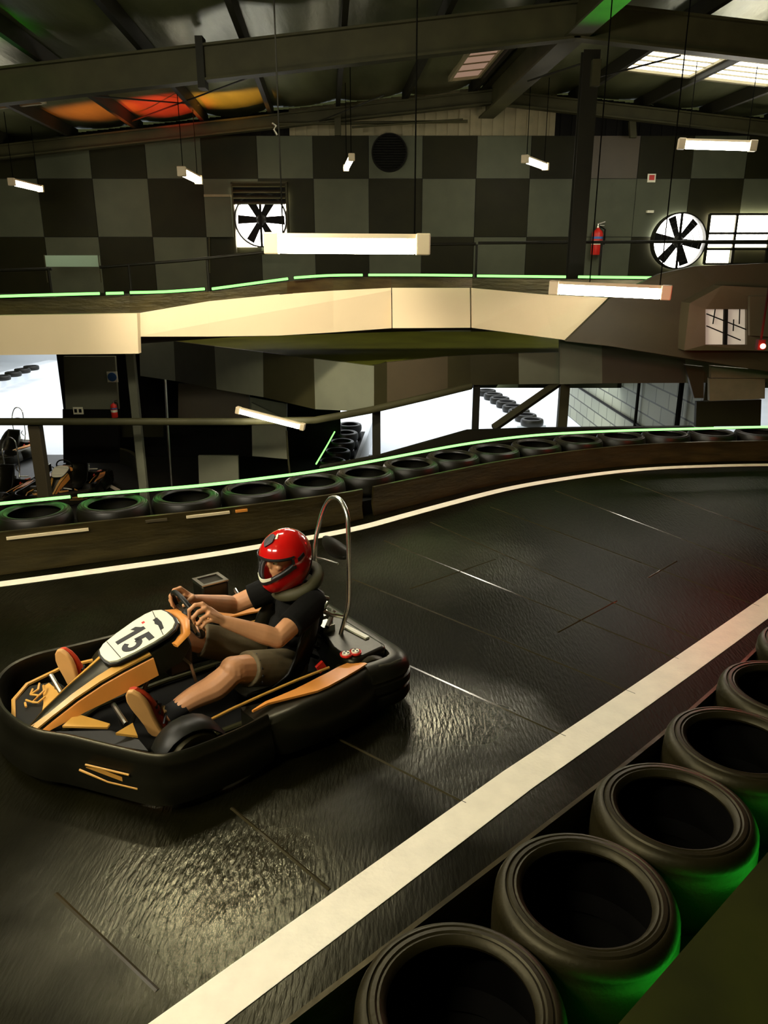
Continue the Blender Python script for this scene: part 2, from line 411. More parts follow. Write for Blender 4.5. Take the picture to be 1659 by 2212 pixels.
for Y, dd, where in ((11.8,.26,'near'), (17.3,.26,'far')):
    xr = ridge_x(Y); hg = .44 if Y < 15 else .26
    t = ibeam(raf(-11,Y,dd), raf(xr,Y,dd), hg, .2, 'roof_rafter', 'steel roof rafter on the left slope, %s' % ('nearest across the top of the photo' if Y < 15 else 'farther one along the checkered end wall'))
    if Y < 15:
        m = MB(); px, pz = (-2.473,11.700,4.984)[0], (-2.465,11.700,5.093)[2]
        m.box((px, 11.8, pz-.13), (.10, .22, .62)); At(t)(m, 'splice_plate', m_steeld)
    ibeam(raf(xr,Y,dd), raf(11.4,Y,dd), hg, .2, 'roof_rafter', 'steel roof rafter on the right slope, %s' % ('nearer one above the skylights' if Y < 15 else 'farther one along the checkered end wall'))
ibeam((ridge_x(6),6,roof_z(ridge_x(6),6)-.14), (ridge_x(17.9),17.9,roof_z(ridge_x(17.9),17.9)-.14), .54, .32, 'ridge_beam', 'deep steel ridge beam running along the roof apex towards the end wall')
# column under the ridge
cb = (2.981,12.600,2.170); ct = (2.990,12.600,5.289)
t = thing('steel_column', 'dark steel column under the ridge beam on the raised far deck', 'column', (cb[0],12.6,1.55)); P = At(t)
cx = (cb[0]+ct[0])/2
m = MB(); zt = 5.30
m.box((cx,12.52,(1.55+zt)/2), (.24,.02,zt-1.55)); m.box((cx,12.68,(1.55+zt)/2), (.24,.02,zt-1.55)); m.box((cx,12.6,(1.55+zt)/2), (.02,.14,zt-1.55))
P(m, 'shaft', m_steeld)
m = MB(); m.box((cx+.05,12.44,4.98), (.12,.12,.34)); P(m, 'cap_bracket', m_steel)
m = MB(); m.box((cx,12.6,1.56), (.4,.34,.03)); P(m, 'base_plate', m_steeld)
# thin roof rods
RODS = [((-1.415,13.000,5.240),(-5.127,17.000,5.052)),((-5.447,13.000,4.870),(-3.562,16.500,5.288)),((2.329,14.000,5.194),(3.067,12.800,5.227)),((3.376,14.000,5.227),(4.251,12.500,5.219)),((0.004,15.000,5.178),(-1.304,17.200,5.109))]
names = ['thin bracing rod crossing the orange lit foil bay, sloping down to the left','thin bracing rod crossing the orange lit foil bay, sloping down to the right','thin bracing rod just left of the steel column top','thin bracing rod just right of the steel column top','thin bracing rod above the round black wall vent']
for (a, b), l in zip(RODS, names):
    tag(MB().tube([a, b], .014, 6).build('bracing_rod', m_steeld), l, 'rod', 'roof bracing rods')
# skylights
def skylight(q, Y0, Y1, lab, mm, rib=5):
    """q: u range across the slope"""
    u0, u1 = q; t = thing('skylight', lab, 'skylight', (ridge_x((Y0+Y1)/2)+(u0+u1)/2, (Y0+Y1)/2, roof_z(ridge_x((Y0+Y1)/2)+(u0+u1)/2, (Y0+Y1)/2)-.1), 0, 'skylights in the roof'); P = At(t)
    def pt(u, Y, d): X = ridge_x(Y)+u; return (X, Y, roof_z(X, Y)-d)
    P(MB().slab([pt(u0,Y0,.115), pt(u1,Y0,.115), pt(u1,Y1,.115), pt(u0,Y1,.115)], (0,0,.02)), 'pane', mm)
    m = MB()
    for i in range(1, rib):
        u = Y0+(Y1-Y0)*i/rib
        m = MB(); m.slab([pt(u0,u-.012,.135), pt(u1,u-.012,.135), pt(u1,u+.012,.135), pt(u0,u+.012,.135)], (0,0,.03)); P(m, 'glazing_bar', m_clad)
    m = MB()
    for ua, ub, Ya, Yb in ((u0-.06,u0,Y0-.05,Y1+.05),(u1,u1+.06,Y0-.05,Y1+.05),(u0,u1,Y0-.08,Y0),(u0,u1,Y1,Y1+.08)):
        m.slab([pt(ua,Ya,.16), pt(ub,Ya,.16), pt(ub,Yb,.16), pt(ua,Yb,.16)], (0,0,.09))
    P(m, 'frame', m_clad)
skylight((1.85,3.03), 13.75, 15.2, 'bright white skylight pane on the right roof slope, beside the hanging cable', m_skyl)
skylight((3.2,4.42), 13.75, 15.2, 'bright white skylight pane cut by the right edge of the photo', m_skyl)
skylight((-.95,-.45), 13.2, 16.5, 'dim pinkish skylight strip close to the left of the ridge beam', m_skyd, 6)
skylight((-9.1,-8.2), 13.4, 14.6, 'dim orange skylight at the far left under the roof', m_skyd, 4)
# ------------------------------------------------------------------ tyres
def tyre_mb(R=.308, w=.215):
    """tyre lying flat, bottom at z=0: rounded tread, shoulder grooves, bead and open inside"""
    pr = [(.225,.012),(.265,0),(.29,.012),(.305,.04),(.31,.075),(.312,.10),(.31,.125),(.305,.16),(.292,.186),(.283,.190),(.280,.186),(.276,.193),(.262,.2),(.250,.199),(.246,.194),(.241,.199),(.228,.196),(.216,.186),(.210,.176),(.214,.168),(.232,.165),(.285,.15),(.292,.10),(.285,.05),(.232,.035),(.214,.03),(.212,.022)]
    k = R/.312
    m = MB(); m.lathe([(r*k, z*w/.2) for r, z in pr], 48)
    return m
near_n = 1.055
tyre_proto = None
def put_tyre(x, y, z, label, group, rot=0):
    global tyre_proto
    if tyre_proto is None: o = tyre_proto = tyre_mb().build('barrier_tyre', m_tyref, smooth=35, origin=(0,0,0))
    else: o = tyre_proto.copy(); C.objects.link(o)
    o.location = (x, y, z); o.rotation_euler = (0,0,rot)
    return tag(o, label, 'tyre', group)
cur = near_curve(near_n); al = arc_len(cur)
def along(curve, al, s):
    return np.array([np.interp(s, al, curve[:,0]), np.interp(s, al, curve[:,1])])
s0 = 2.6+1.16                      # arc position of the first visible stack
NL = ['black barrier tyre cut by the bottom edge of the photo, nearest the camera',
 'black barrier tyre with green glow, second up from the bottom edge',
 'black barrier tyre with green glow, third up from the bottom edge',
 'black barrier tyre cut by the right edge, fourth up from the bottom edge',
 'black barrier tyre at the right edge, fifth up beside the white line',
 'black barrier tyre topmost at the right edge, only its left rim in view',
 'black barrier tyre just outside the right edge, first beyond the last one in view',
 'black barrier tyre just outside the right edge, second beyond the last one in view',
 'black barrier tyre just outside the right edge, third beyond the last one in view']
p = np.array([.215, 1.63]); ah = .7235; NT_ = []
for i in range(9):
    NT_.append(tuple(p)); p = p+.606*np.array([math.cos(ah), math.sin(ah)]); ah += .028 if i < 5 else -.03
def wide_tyre_mb(R=.305, w=.33):
    """single wide slick lying flat: round shoulders, two bead rings, deep open inside"""
    pr = [(.24,.01),(.28,0),(.298,.02),(.306,.06),(.308,.12),(.308,.20),(.306,.245),(.302,.262),(.304,.27),(.302,.29),(.292,.312),(.276,.325),(.268,.326),(.264,.321),(.258,.328),(.244,.330),(.238,.325),(.231,.327),(.219,.320),(.211,.306),(.213,.296),(.232,.285),(.280,.25),(.284,.16),(.280,.06),(.25,.03),(.225,.02)]
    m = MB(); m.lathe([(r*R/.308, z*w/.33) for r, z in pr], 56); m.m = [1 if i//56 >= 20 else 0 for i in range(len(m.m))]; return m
wt = None
for i, p in enumerate(NT_):
    if wt is None: o = wt = wide_tyre_mb().build('barrier_tyre', [m_tyre, m_inshade], smooth=40, origin=(0,0,0))
    else: o = wt.copy(); C.objects.link(o)
    o.location = (p[0], p[1], .095); o.rotation_euler = (0,0,i*.7); tag(o, NL[i], 'tyre', 'tyres along the near track edge')
m = MB(); sweep(m, np.array([(p[0], p[1]) for p in NT_]), [(-.26,0),(.26,0),(.26,.095),(-.26,.095)]); tag(m.build('trim_6', m_dark), kind='structure')
# low rubber belt on the track side of the near tyres
bl = near_curve(near_n+.335)
m = MB(); sweep(m, bl, [(0,0.002),(.018,0.002),(.018,.34),(0,.34)])
tag(m.build('rubber_belt', m_belt), 'black rubber belt standing between the near tyres and the broad white line', 'barrier belt')
# spectator platform on the camera side with a green light bar under its lip
pe = near_curve(near_n-.335)
pl_ = [(p[0], p[1], .46) for p in pe[2:]]
poly = pl_+[(9.4,pl_[-1][1],.46),(9.4,-1.9,.46),(pl_[0][0],-1.9,.46)]
o = MB().slab(poly, (0,0,-.10)).build('viewing_platform', m_plat); tag(o, 'dark olive platform top in the bottom right corner beside the near tyres', 'platform')
m = MB()
for i in range(3, 34, 3): m.box((pe[i][0]+.25, pe[i][1]-.25, .18), (.06,.06,.36), Matrix.Rotation(TR, 3, 'Z'))
At_ = None
mm = MB(); mm.v, mm.f, mm.m = m.v, m.f, m.m
p_ = mm.build('leg', m_steeld, None); p_.parent = o; p_.location = Vector(p_.location)-Vector(o.location); tag(p_, kind='stuff')
nb = near_curve(near_n-.36)
t = thing('green_light_bar', 'hidden green light bar under the platform lip shining on the near tyres', 'light bar', (nb[9][0], nb[9][1], .26)); P = At(t)
P(MB().tube([(p[0], p[1], .27) for p in nb[5:30]], .013, 8), 'tube', m_greenb)
P(MB().tube([(p[0]+.02, p[1]-.022, .29) for p in nb[5:30]], .012, 6), 'holder', m_dark)
# ------------------------------------------------------------------ far edge of the bend: belt, plinth, tyres, neon
i0 = int(np.argmin(np.abs(Wc[:,0]-(-6)))); i1 = int(np.argmin(np.abs(Wc[:,0]-7.4)))
Wf = Wc[i0:i1]
base = offset2(Wf, .20)
def dip(x): t = min(1, max(0, (x+3)/5)); return -.04-.10*t*t*(3-2*t)
def dipped(m, zmin=.15):
    m.v = [(v[0], v[1], v[2]+dip(v[0])*min(1, v[2]/.25) if v[2] > .01 else v[2]) for v in m.v]; return m
jx = (-0.130,6.902,0.000)[0]; ij = int(np.argmin(np.abs(base[:,0]-jx)))
for a, b, lab in ((0, ij, 'dark brown streaked rubber belt of the far barrier, left of its joint behind the kart'), (ij+1, len(base), 'dark brown streaked rubber belt of the far barrier, right of its joint behind the kart')):
    m = MB(); sweep(m, base[a:b], [(0,.002),(.02,.002),(.045,.20),(.03,.40),(.0,.40),(.02,.2)])
    bo = tag(dipped(m).build('rubber_belt', m_belt, smooth=50), lab, 'barrier belt', 'rubber belts of the far barrier')
    if a == 0:
        for xa, xb, z, nm, mm in (((-3.103,5.817,0.330)[0],(-2.440,5.988,0.330)[0],.335,'cream_strip',m_cream),((-1.742,6.177,0.360)[0],(-1.332,6.266,0.360)[0],.35,'cream_strip',m_cream),((-1.322,6.278,0.360)[0],(-1.227,6.304,0.360)[0],.35,'orange_strip',m_orange),((-2.045,6.078,0.360)[0],(-1.786,6.152,0.360)[0],.35,'brown_strip',m_pb)):
            sel = base[(base[:,0] > xa) & (base[:,0] < xb)]
            if len(sel) < 3:
                xs_ = np.linspace(xa, xb, 5); sel = np.stack([xs_, np.interp(xs_, base[:,0], base[:,1])], 1)
            q = MB(); sweep(q, sel, [(-.016,z),(.012,z),(.012,z+.022),(-.016,z+.022)]); dipped(q); L0 = bo.location
            q.v = [(v[0]-L0.x, v[1]-L0.y, v[2]-L0.z) for v in q.v]; q.build(nm, mm, bo)
m = MB(); sweep(m, base, [(.07,0.0),(.62,0.0),(.62,.25),(.07,.25)])
tag(dipped(m).build('trim_3', m_dark), kind='structure')
tc_ = offset2(Wf, .20+.05+.32); alf = arc_len(tc_)
xs0 = (-2.907,5.977,0.450)
# arc position of the tyre seen at the left edge
i_s = int(np.argmin(np.hypot(tc_[:,0]-xs0[0], tc_[:,1]-xs0[1])))
sA = alf[i_s]; k = 0
nl = int((alf[-1]-sA)/.632)
for i in range(0, nl+1):
    s_ = sA+.632*i
    if s_ < 0: continue
    p = along(tc_, alf, s_)
    if p[0] > 5.6: break
    if i < 0: lab = 'far barrier tyre beyond the left edge of the photo under the green tube'
    elif i == 0: lab = 'leftmost far barrier tyre, its hole cut by the left edge below the green tube'
    else: lab = 'far barrier tyre under the green tube, %s right of the leftmost one' % ordn(i-1)
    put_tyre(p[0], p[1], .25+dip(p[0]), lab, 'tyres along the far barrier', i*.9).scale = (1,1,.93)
nz = .50
NEON = [(-4.117,5.959,0.440), (-3.605,6.133,0.440), (-3.279,6.263,0.440), (-2.757,6.467,0.440), (-2.703,6.495,0.440), (-1.746,6.805,0.440), (-1.188,7.060,0.440), (-0.683,7.332,0.440), (-0.141,7.721,0.440), (0.353,8.107,0.440), (0.893,8.508,0.440), (1.469,8.845,0.440), (2.062,9.075,0.440), (2.952,9.263,0.440), (3.845,9.373,0.440), (4.810,9.485,0.440), (5.427,9.543,0.440)]
def neon(pts, lab, mtl, r=.014, zc=.5, post=True, grp=None):
    mid = pts[len(pts)//2]
    t = thing('green_light_tube', lab, 'light tube', (mid[0], mid[1], mid[2]-.06), 0, grp); P = At(t)
    c = [tuple(p) for p in cat_rom(pts, 6)] if len(pts) > 2 else pts
    P(MB().tube(c, r, 8), 'tube', mtl, 60)
    m = MB(); m.tube([(p[0]+.004, p[1]+.024, p[2]-.012) for p in c], r*.9, 6); P(m, 'holder', m_dark)
    return t
neon(NEON[:4], 'green light tube along the far barrier, left of its small gap', m_green, grp='green tubes along the far barrier')
neon(NEON[4:], 'long green light tube curving along the far barrier, right of its small gap', m_green, grp='green tubes along the far barrier')
# ------------------------------------------------------------------ raised far track: cream fascia, belt, neon, deck
def ring_face(top, bot, th, mtl, name, kind=None, lab=None, cat=None, grp=None, mi=None):
    n = len(top); m = MB()
    for i in range(n-1):
        m.slab([bot[i], bot[i+1], top[i+1], top[i]], (0, th, 0), 0 if mi is None else mi[i])
    o = m.build(name, mtl); return tag(o, lab, cat, grp, kind)
FL_t = [(-5.554,10.000,1.753), (-3.117,10.000,1.787)]; FL_b = [(-5.641,10.000,1.262), (-3.149,10.000,1.286)]
ring_face(FL_t, FL_b, .12, m_fascia, 'deck_fascia', None, 'cream fascia of the raised far track, lower straight length at the left edge', 'fascia', 'cream fascia of the raised far track')
FT = [(296,677,10.15),(450,651,10.6),(600,636,11.0),(720,628,11.35),(845,622,11.6)]
ft = [(-3.164,10.150,1.777),(-2.340,10.600,1.905),(-1.464,11.000,1.979),(-0.720,11.350,2.016),(0.104,11.600,2.047)]
fb = [(-3.175,10.150,1.493),(-2.372,10.600,1.447),(-1.488,11.000,1.423),(-0.732,11.350,1.438),(0.112,11.600,1.477)]
fm = [(-3.173,10.150,1.505),(-2.360,10.600,1.623),(-1.474,11.000,1.763),(-0.723,11.350,1.877),(0.104,11.600,2.014)]
fb = [(-3.175,10.150,1.487),(-2.379,10.630,1.444),(-1.498,11.070,1.417),(-0.739,11.460,1.429),(0.114,11.740,1.466)]
m = MB()
for i in range(4):
    m.slab([fm[i], fm[i+1], ft[i+1], ft[i]], (0,.12,0)); m.slab([fb[i], fb[i+1], fm[i+1], fm[i]], (0,.12,0))
tag(m.build('deck_fascia', m_fascia), 'cream fascia of the raised far track, long folded bending length left of centre', 'fascia', 'cream fascia of the raised far track')
ring_face([(0.117,11.600,2.047),(1.261,11.750,2.042)], [(0.126,11.600,1.477),(1.288,11.750,1.472)], .12, m_fascia, 'deck_fascia', None, 'cream fascia board of the raised far track, square length in the centre', 'fascia', 'cream fascia of the raised far track')
ring_face([(1.282,11.750,2.042),(2.232,11.300,1.968),(3.140,10.800,1.938)], [(1.308,11.750,1.472),(2.437,11.300,1.358),(2.725,11.100,1.331)], .12, m_fascia, 'deck_fascia', None, 'cream fascia of the raised far track, right length ending at the dark ramp', 'fascia', 'cream fascia of the raised far track')
# deck slab, belt above the fascia
dk = [(-5.638,10.150,1.743),(-3.273,10.500,1.756),(-1.544,11.600,1.956),(0.109,12.200,2.028),(1.309,12.200,2.028),(3.254,11.200,1.946)]
poly = [(p[0], p[1], 1.62 if i > 1 else 1.58) for i, p in enumerate(dk)]+[(6.6,14.6,1.6),(-8,14.2,1.58)]
tag(MB().slab(poly, (0,0,-.22)).build('deck_upper', m_steeld), kind='structure')
bt_ = [(-5.573,10.100,1.957),(-3.253,10.200,1.993),(-2.342,10.650,2.028),(-1.336,11.050,2.149),(-0.719,11.400,2.192),(0.104,11.650,2.200),(1.296,11.800,2.184),(2.587,11.200,2.177),(3.676,10.700,2.169)]
bb_ = [(-5.611,10.100,1.740),(-3.276,10.200,1.769),(-2.351,10.650,1.897),(-1.343,11.050,1.983),(-0.723,11.400,2.008),(0.104,11.650,2.039),(1.301,11.800,2.034),(2.604,11.200,1.940),(3.707,10.700,1.895)]
ring_face(bt_, bb_, .05, m_belt, 'rubber_belt', None, 'black belt of the raised far track between green tubes and cream fascia', 'barrier belt')
segs = [((0,640),(215,634)),((229,634),(267,633)),((281,632),(440,625)),((458,624),(622,603)),((636,600),(783,594)),((796,594),(1020,595)),((1031,596),(1222,598)),((1249,598),(1420,600))]
UN = [[(-5.191,10.050,1.982),(-4.253,10.050,2.010),(-3.599,10.100,2.025)],[(-3.517,10.100,2.025),(-3.310,10.150,2.029)],[(-3.227,10.150,2.034),(-2.829,10.400,2.037),(-2.377,10.600,2.065)],[(-2.279,10.600,2.065),(-1.814,10.850,2.124),(-1.316,11.000,2.187)],
      [(-1.227,11.000,2.199),(-0.778,11.300,2.224),(-0.307,11.450,2.228)],[(-0.222,11.500,2.228),(0.471,11.600,2.226),(1.283,11.700,2.218)],[(1.358,11.700,2.212),(1.973,11.400,2.210),(2.510,11.100,2.209)],[(2.659,11.000,2.211),(3.115,10.800,2.208),(3.607,10.600,2.206)]]
UL = ['at the left edge above the cream fascia','shortest piece near the left end','third from the left above the fascia','rising fourth from the left below the fan','fifth from the left, below the big hanging lamp','in the centre, below the big lamp end','left of the steel column foot','right of the column foot']
for pts, l in zip(UN, UL): neon(pts, 'green tube on the raised far track, '+l, m_greenf, r=.017, grp='green tubes on the raised far track')
# hand rails of the raised track
def rail(pts, posts, lab, r=.022, zb=1.6):
    mid = pts[len(pts)//2]; t = thing('hand_rail', lab, 'rail', (mid[0], mid[1], zb), 0, 'rails of the raised far track'); P = At(t)
    P(MB().tube(pts, r, 8), 'rail', m_steeld, 60)
    for q in posts: P(MB().tube([q, (q[0], q[1], zb)], r*.9, 8), 'post', m_steeld, 60)
rail([(-6.392,12.500,2.268),(-5.152,12.500,2.302)], [(-5.203,12.500,2.295)], 'dark hand rail of the raised far track at the left edge')
rail([(-4.409,12.500,2.329),(-3.123,12.700,2.425),(-1.627,13.000,2.581)], [(-3.970,12.550,2.356),(-2.801,12.800,2.460)], 'dark hand rail rising from the left towards the left wall fan')
rail([(0.567,13.200,2.676),(1.491,13.200,2.683)], [(1.506,13.200,2.676)], 'short dark hand rail left of the steel column')
rail([(1.528,13.200,2.697),(3.424,12.800,2.702),(5.937,12.000,2.696)], [(3.424,12.800,2.702)], 'long dark hand rail passing in front of the right fan and window')
# ------------------------------------------------------------------ middle deck with checkered fascia
ZM = .9
dkp = [(-6.247,17.699,0.900),(-5.175,16.572,0.900),(-0.138,11.837,0.900),(0.041,12.415,0.900),(1.467,13.321,0.900),(3.063,13.749,0.900)]
poly = [tuple(p) for p in dkp]+[(5.6,17.9,ZM),(-6.6,17.9,ZM)]
tag(MB().slab(poly, (0,0,-.15)).build('deck_middle', m_olive), kind='structure')
def wall_row(tops, bots, cols, lab, th=.08):
    m = MB()
    for i in range(len(tops)-1):
        m.slab([bots[i], bots[i+1], tops[i+1], tops[i]], (0, th, 0), cols[i])
    tag(m.build('panel_wall', [m_pd2, m_pp, m_pb]), lab, 'panel wall', 'checkered fascia walls of the middle deck')
wall_row([(-5.168,16.550,0.902),(-4.188,15.600,0.907),(-3.167,14.600,0.909),(-2.110,13.600,0.908),(-1.145,12.700,0.903),(-0.151,11.800,0.898)],
         [(-5.219,16.550,0.087),(-4.218,15.600,0.117),(-3.178,14.600,0.106),(-2.140,13.600,0.123),(-1.145,12.700,0.073),(-0.154,11.800,0.195)], [1,0,1,0,1], 'checkered wall under the cream fascia, sloping from the left to the centre post')
wall_row([(-0.151,11.750,0.911),(0.046,11.900,0.941),(1.005,12.300,0.986),(1.379,12.450,0.991),(2.173,12.600,1.003),(2.852,12.700,1.007)],
         [(-0.154,11.750,0.204),(0.047,11.900,0.234),(1.019,12.300,0.438),(1.403,12.450,0.511),(2.207,12.600,0.503),(2.888,12.700,0.496)], [0,2,0,0,1], 'brown and charcoal checkered wall right of the centre post above the white opening')
wall_row([(2.794,12.500,1.326),(3.424,12.300,1.166),(4.644,12.000,0.985),(6.029,11.600,0.896)], [(2.851,12.500,0.518),(3.484,12.300,0.563),(4.703,12.000,0.615),(6.064,11.600,0.682)], [1,2,1], 'grey and brown panel wall below the dark ramp on the right')
# dark ramp skin on the right; arched bay stands in for a convex mirror
RP = [(2.435,10.500,1.395),(2.991,10.500,1.963),(3.564,10.400,2.256),(3.963,10.300,2.353),(5.101,10.000,2.403),(5.334,10.000,1.002),(3.800,10.300,1.204),(3.020,10.400,1.338)]
m = MB(); m.slab(RP, (0,.10,0))
rm = m.build('ramp_side', m_ramp); tag(rm, 'large dark brown ramp side at the right below the windows', 'ramp')
t = thing('mirror_stand_in', 'arched brown bay made up in place of a convex mirror on the dark ramp side', 'bay', tuple((4.445,10.050,1.304))); P = At(t)
arch = [(3.872,10.080,1.347),(3.869,10.060,1.651),(3.872,10.050,1.937),(4.000,10.000,2.062),(4.317,9.950,2.124),(4.961,9.850,2.100),(5.110,9.900,1.337),(4.568,10.000,1.327)]
ym = 10.0
m = MB()
outer = arch
def q(x, y, Y): return None
# frame built around the window hole
hole = [(4.100,9.980,1.398),(4.044,9.980,1.839),(4.549,9.940,1.841),(4.613,9.940,1.402)]
o4 = [(3.864,10.050,1.321),(3.852,10.020,1.910),(4.214,9.980,2.124),(4.978,9.880,2.088),(5.102,9.880,1.322)]
m.slab([o4[0], o4[1], hole[1], hole[0]], (0,.3,0)); m.slab([o4[1], o4[2], (4.531,9.950,1.997), hole[2], hole[1]], (0,.3,0)); m.slab([o4[2], o4[3], o4[4], (4.623,9.940,1.333), hole[3], hole[2], (4.531,9.950,1.997)], (0,.3,0)); m.slab([hole[0], hole[3], (4.623,9.940,1.333), o4[0]], (0,.3,0))
P(m, 'surround', m_pb)
hp = [(4.125,10.040,1.392),(4.068,10.040,1.835),(4.577,10.000,1.838),(4.641,10.000,1.396)]
P(MB().slab(hp, (0,.03,0)), 'pane', mat('bay_pane_glow', (.45,.42,.34), .4, emit=(1,.9,.7), es=.10))  # pane glows faintly in place of light on block wall
m = MB(); m.slab([(4.284,9.970,1.839),(4.325,9.970,1.839),(4.379,9.970,1.359),(4.338,9.970,1.359)], (0,.05,0)); P(m, 'mullion', m_dark)
m = MB()
for a, b in (((4.071,10.000,1.781),(4.588,9.970,1.589)),((4.090,10.000,1.633),(4.536,9.970,1.457)),((4.174,10.000,1.838),(4.169,10.000,1.656)),((4.416,9.980,1.714),(4.430,9.980,1.571)),((4.470,9.970,1.839),(4.490,9.970,1.658))): m.tube([a, b], .008, 5)
P(m, 'mortar_line', m_dark)
m = MB(); m.slab([(4.524,9.860,2.001),(4.952,9.800,2.003),(5.033,9.800,1.502),(4.594,9.860,1.525)], (0,.06,0)); P(m, 'side_panel', m_pb)
# ------------------------------------------------------------------ lower hall
def post(px0, w, d, ztop, zbot, lab, mtl, name='steel_post', cat='post', grp='posts under the decks'):
    m = MB(); m.box((px0[0], px0[1], (ztop+zbot)/2), (w, d, ztop-zbot)); o = m.build(name, mtl); bevel(o, .008, 1)
    return tag(o, lab, cat, grp)
post((-0.120,11.950,0.093), .13,.12, .9, ZL, 'dark post in the centre, left of the white opening', m_steeld)
post((1.517,12.600,0.122), .11,.10, .75, ZL, 'dark post splitting the white opening behind the green tube', m_steeld)
post((3.013,12.850,0.077), .16,.14, .9, ZL, 'pale post between the white opening and the block wall', m_steel)
post((-5.157,11.200,-0.393), .17,.15, .12, ZL, 'broad dark post among the parked karts at the left edge', m_pb)
post((5.123,12.200,0.490), .11,.12, .9, ZL, 'beige post at the right end of the block wall opening', m_pb)
post((-4.295,13.200,0.413), .14,.12, 1.2, ZL, 'grey post under the left end of the bending cream fascia', m_pp)
a, b = (1.808,12.500,-0.206), (2.909,12.800,0.504)
m = MB(); m.tube([a, b], .075, 4); tag(m.build('brace', m_steel), 'dark diagonal brace crossing the white opening beside the pale post', 'brace')
# guard beam at the edge of the pit
t = thing('guard_beam', 'dark guard beam running level from the left edge then rising along the checkered wall', 'beam', tuple((-2.118,11.200,0.113))); P = At(t)
m = MB(); m.tube([(-6.104,11.000,0.202),(-3.586,11.100,0.182),(-2.115,11.200,0.162),(-1.030,11.300,0.163),(-0.208,11.600,0.260),(0.656,12.000,0.391),(1.394,12.300,0.519)], [(.055,.04)]*7, 8); P(m, 'beam', m_steel, 60)
# upstand below the white opening
m = MB(); m.slab([(-0.902,10.400,-0.326),(-0.062,10.600,-0.210),(1.249,11.300,0.002),(2.443,11.900,-0.089),(5.001,12.200,-0.121),(5.066,12.200,-0.642),(2.477,11.900,-0.644),(1.267,11.300,-0.526),(-0.063,10.600,-0.722),(-0.913,10.400,-0.766)], (0,.12,0))
tag(m.build('guard_panel', m_steeld), 'dark guard panel behind the long green tube below the white opening', 'panel')
# thin pale conduit and small things on the lower walls
m = MB(); m.tube([(-4.110,14.500,0.304),(-4.143,14.500,-0.578),(-4.167,14.500,-1.795)], .022, 8); tag(m.build('conduit', m_metal), 'thin pale vertical conduit hanging left of centre below the checkered wall', 'pipe')
m = MB(); m.tube([(-1.830,14.200,-0.605),(-1.823,14.200,-1.096),(-1.796,14.200,-1.542)], .018, 8); tag(m.build('conduit', m_steel), 'thin vertical pole right of the hanging white panel in the lower hall', 'pipe')
def board(pts, th, lab, mtl, name='board', cat='board', grp=None):
    return tag(MB().slab(pts, (0,th,0)).build(name, mtl), lab, cat, grp)
board([(-6.174,15.000,0.676),(-5.184,15.000,0.676),(-5.222,15.000,-0.348),(-6.260,15.000,-0.348)], .08, 'plain dark wall board below the left cream fascia, beside the white opening', m_pp, 'wall_board', 'wall panel')
board([(-6.345,15.050,-0.358),(-5.239,15.050,-0.358),(-5.356,15.050,-1.449),(-6.467,15.050,-1.449)], .08, 'black low wall under the plain dark wall board', m_dark, 'low_wall', 'wall panel')
board([(-3.627,14.600,-1.194),(-2.850,14.600,-1.194),(-2.866,14.600,-1.767),(-3.652,14.600,-1.767)], .08, 'grey square low panel standing left of centre in the lower hall', m_pp, 'low_panel', 'wall panel')
board([(-2.567,14.800,-0.185),(-1.917,14.800,-0.503),(-1.912,14.800,-1.310),(-2.605,14.800,-1.244)], .08, 'tall charcoal panel behind the hanging lower lamp', m_pp, 'tall_panel', 'wall panel')
board([(-4.166,15.600,0.071),(-2.738,15.600,-0.042),(-2.771,15.600,-0.659),(-4.226,15.600,-0.659)], .08, 'dark olive wall panel under the checkered wall, left of the lower lamp', m_pb, 'wall_board', 'wall panel')
board([(-2.606,14.900,-0.094),(-1.891,14.900,-0.221),(-1.902,14.900,-0.522),(-2.628,14.900,-0.504)], .05, 'corrugated grey sheet above the tall charcoal panel', m_pg, 'corrugated_sheet', 'wall panel')
board([(-5.339,15.400,-0.744),(-5.029,15.400,-0.744),(-5.035,15.400,-0.993),(-5.347,15.400,-0.993)], .08, 'small grey wall patch below the guard beam, left one of two', m_pd, 'wall_patch', 'wall panel', 'grey wall patches')
board([(-4.897,15.400,-0.744),(-4.492,15.400,-0.744),(-4.505,15.400,-0.993),(-4.902,15.400,-0.993)], .08, 'small grey wall patch below the guard beam, right one of two', m_pd, 'wall_patch', 'wall panel', 'grey wall patches')
board([(4.500,11.600,0.944),(4.780,11.600,0.916),(4.840,11.600,0.444),(4.700,11.600,0.444)], .08, 'narrow beige panel beside the beige post on the right', m_pb, 'narrow_panel', 'wall panel')
board([(4.847,11.500,0.943),(5.967,11.200,0.875),(5.980,11.200,0.795),(4.870,11.500,0.765)], .08, 'upper beige board at the right edge below the dark ramp', m_clad, 'wall_board', 'wall panel')
board([(4.851,11.500,0.752),(5.580,11.300,0.780),(5.618,11.300,0.488),(4.895,11.500,0.419)], .08, 'beige ribbed board at the right edge above the charcoal board', m_clad, 'wall_board', 'wall panel')
board([(4.742,11.600,0.388),(5.621,11.400,0.457),(5.668,11.400,0.059),(4.777,11.600,0.003)], .08, 'charcoal board at the right edge just above the green tube', m_pd, 'wall_board', 'wall panel')
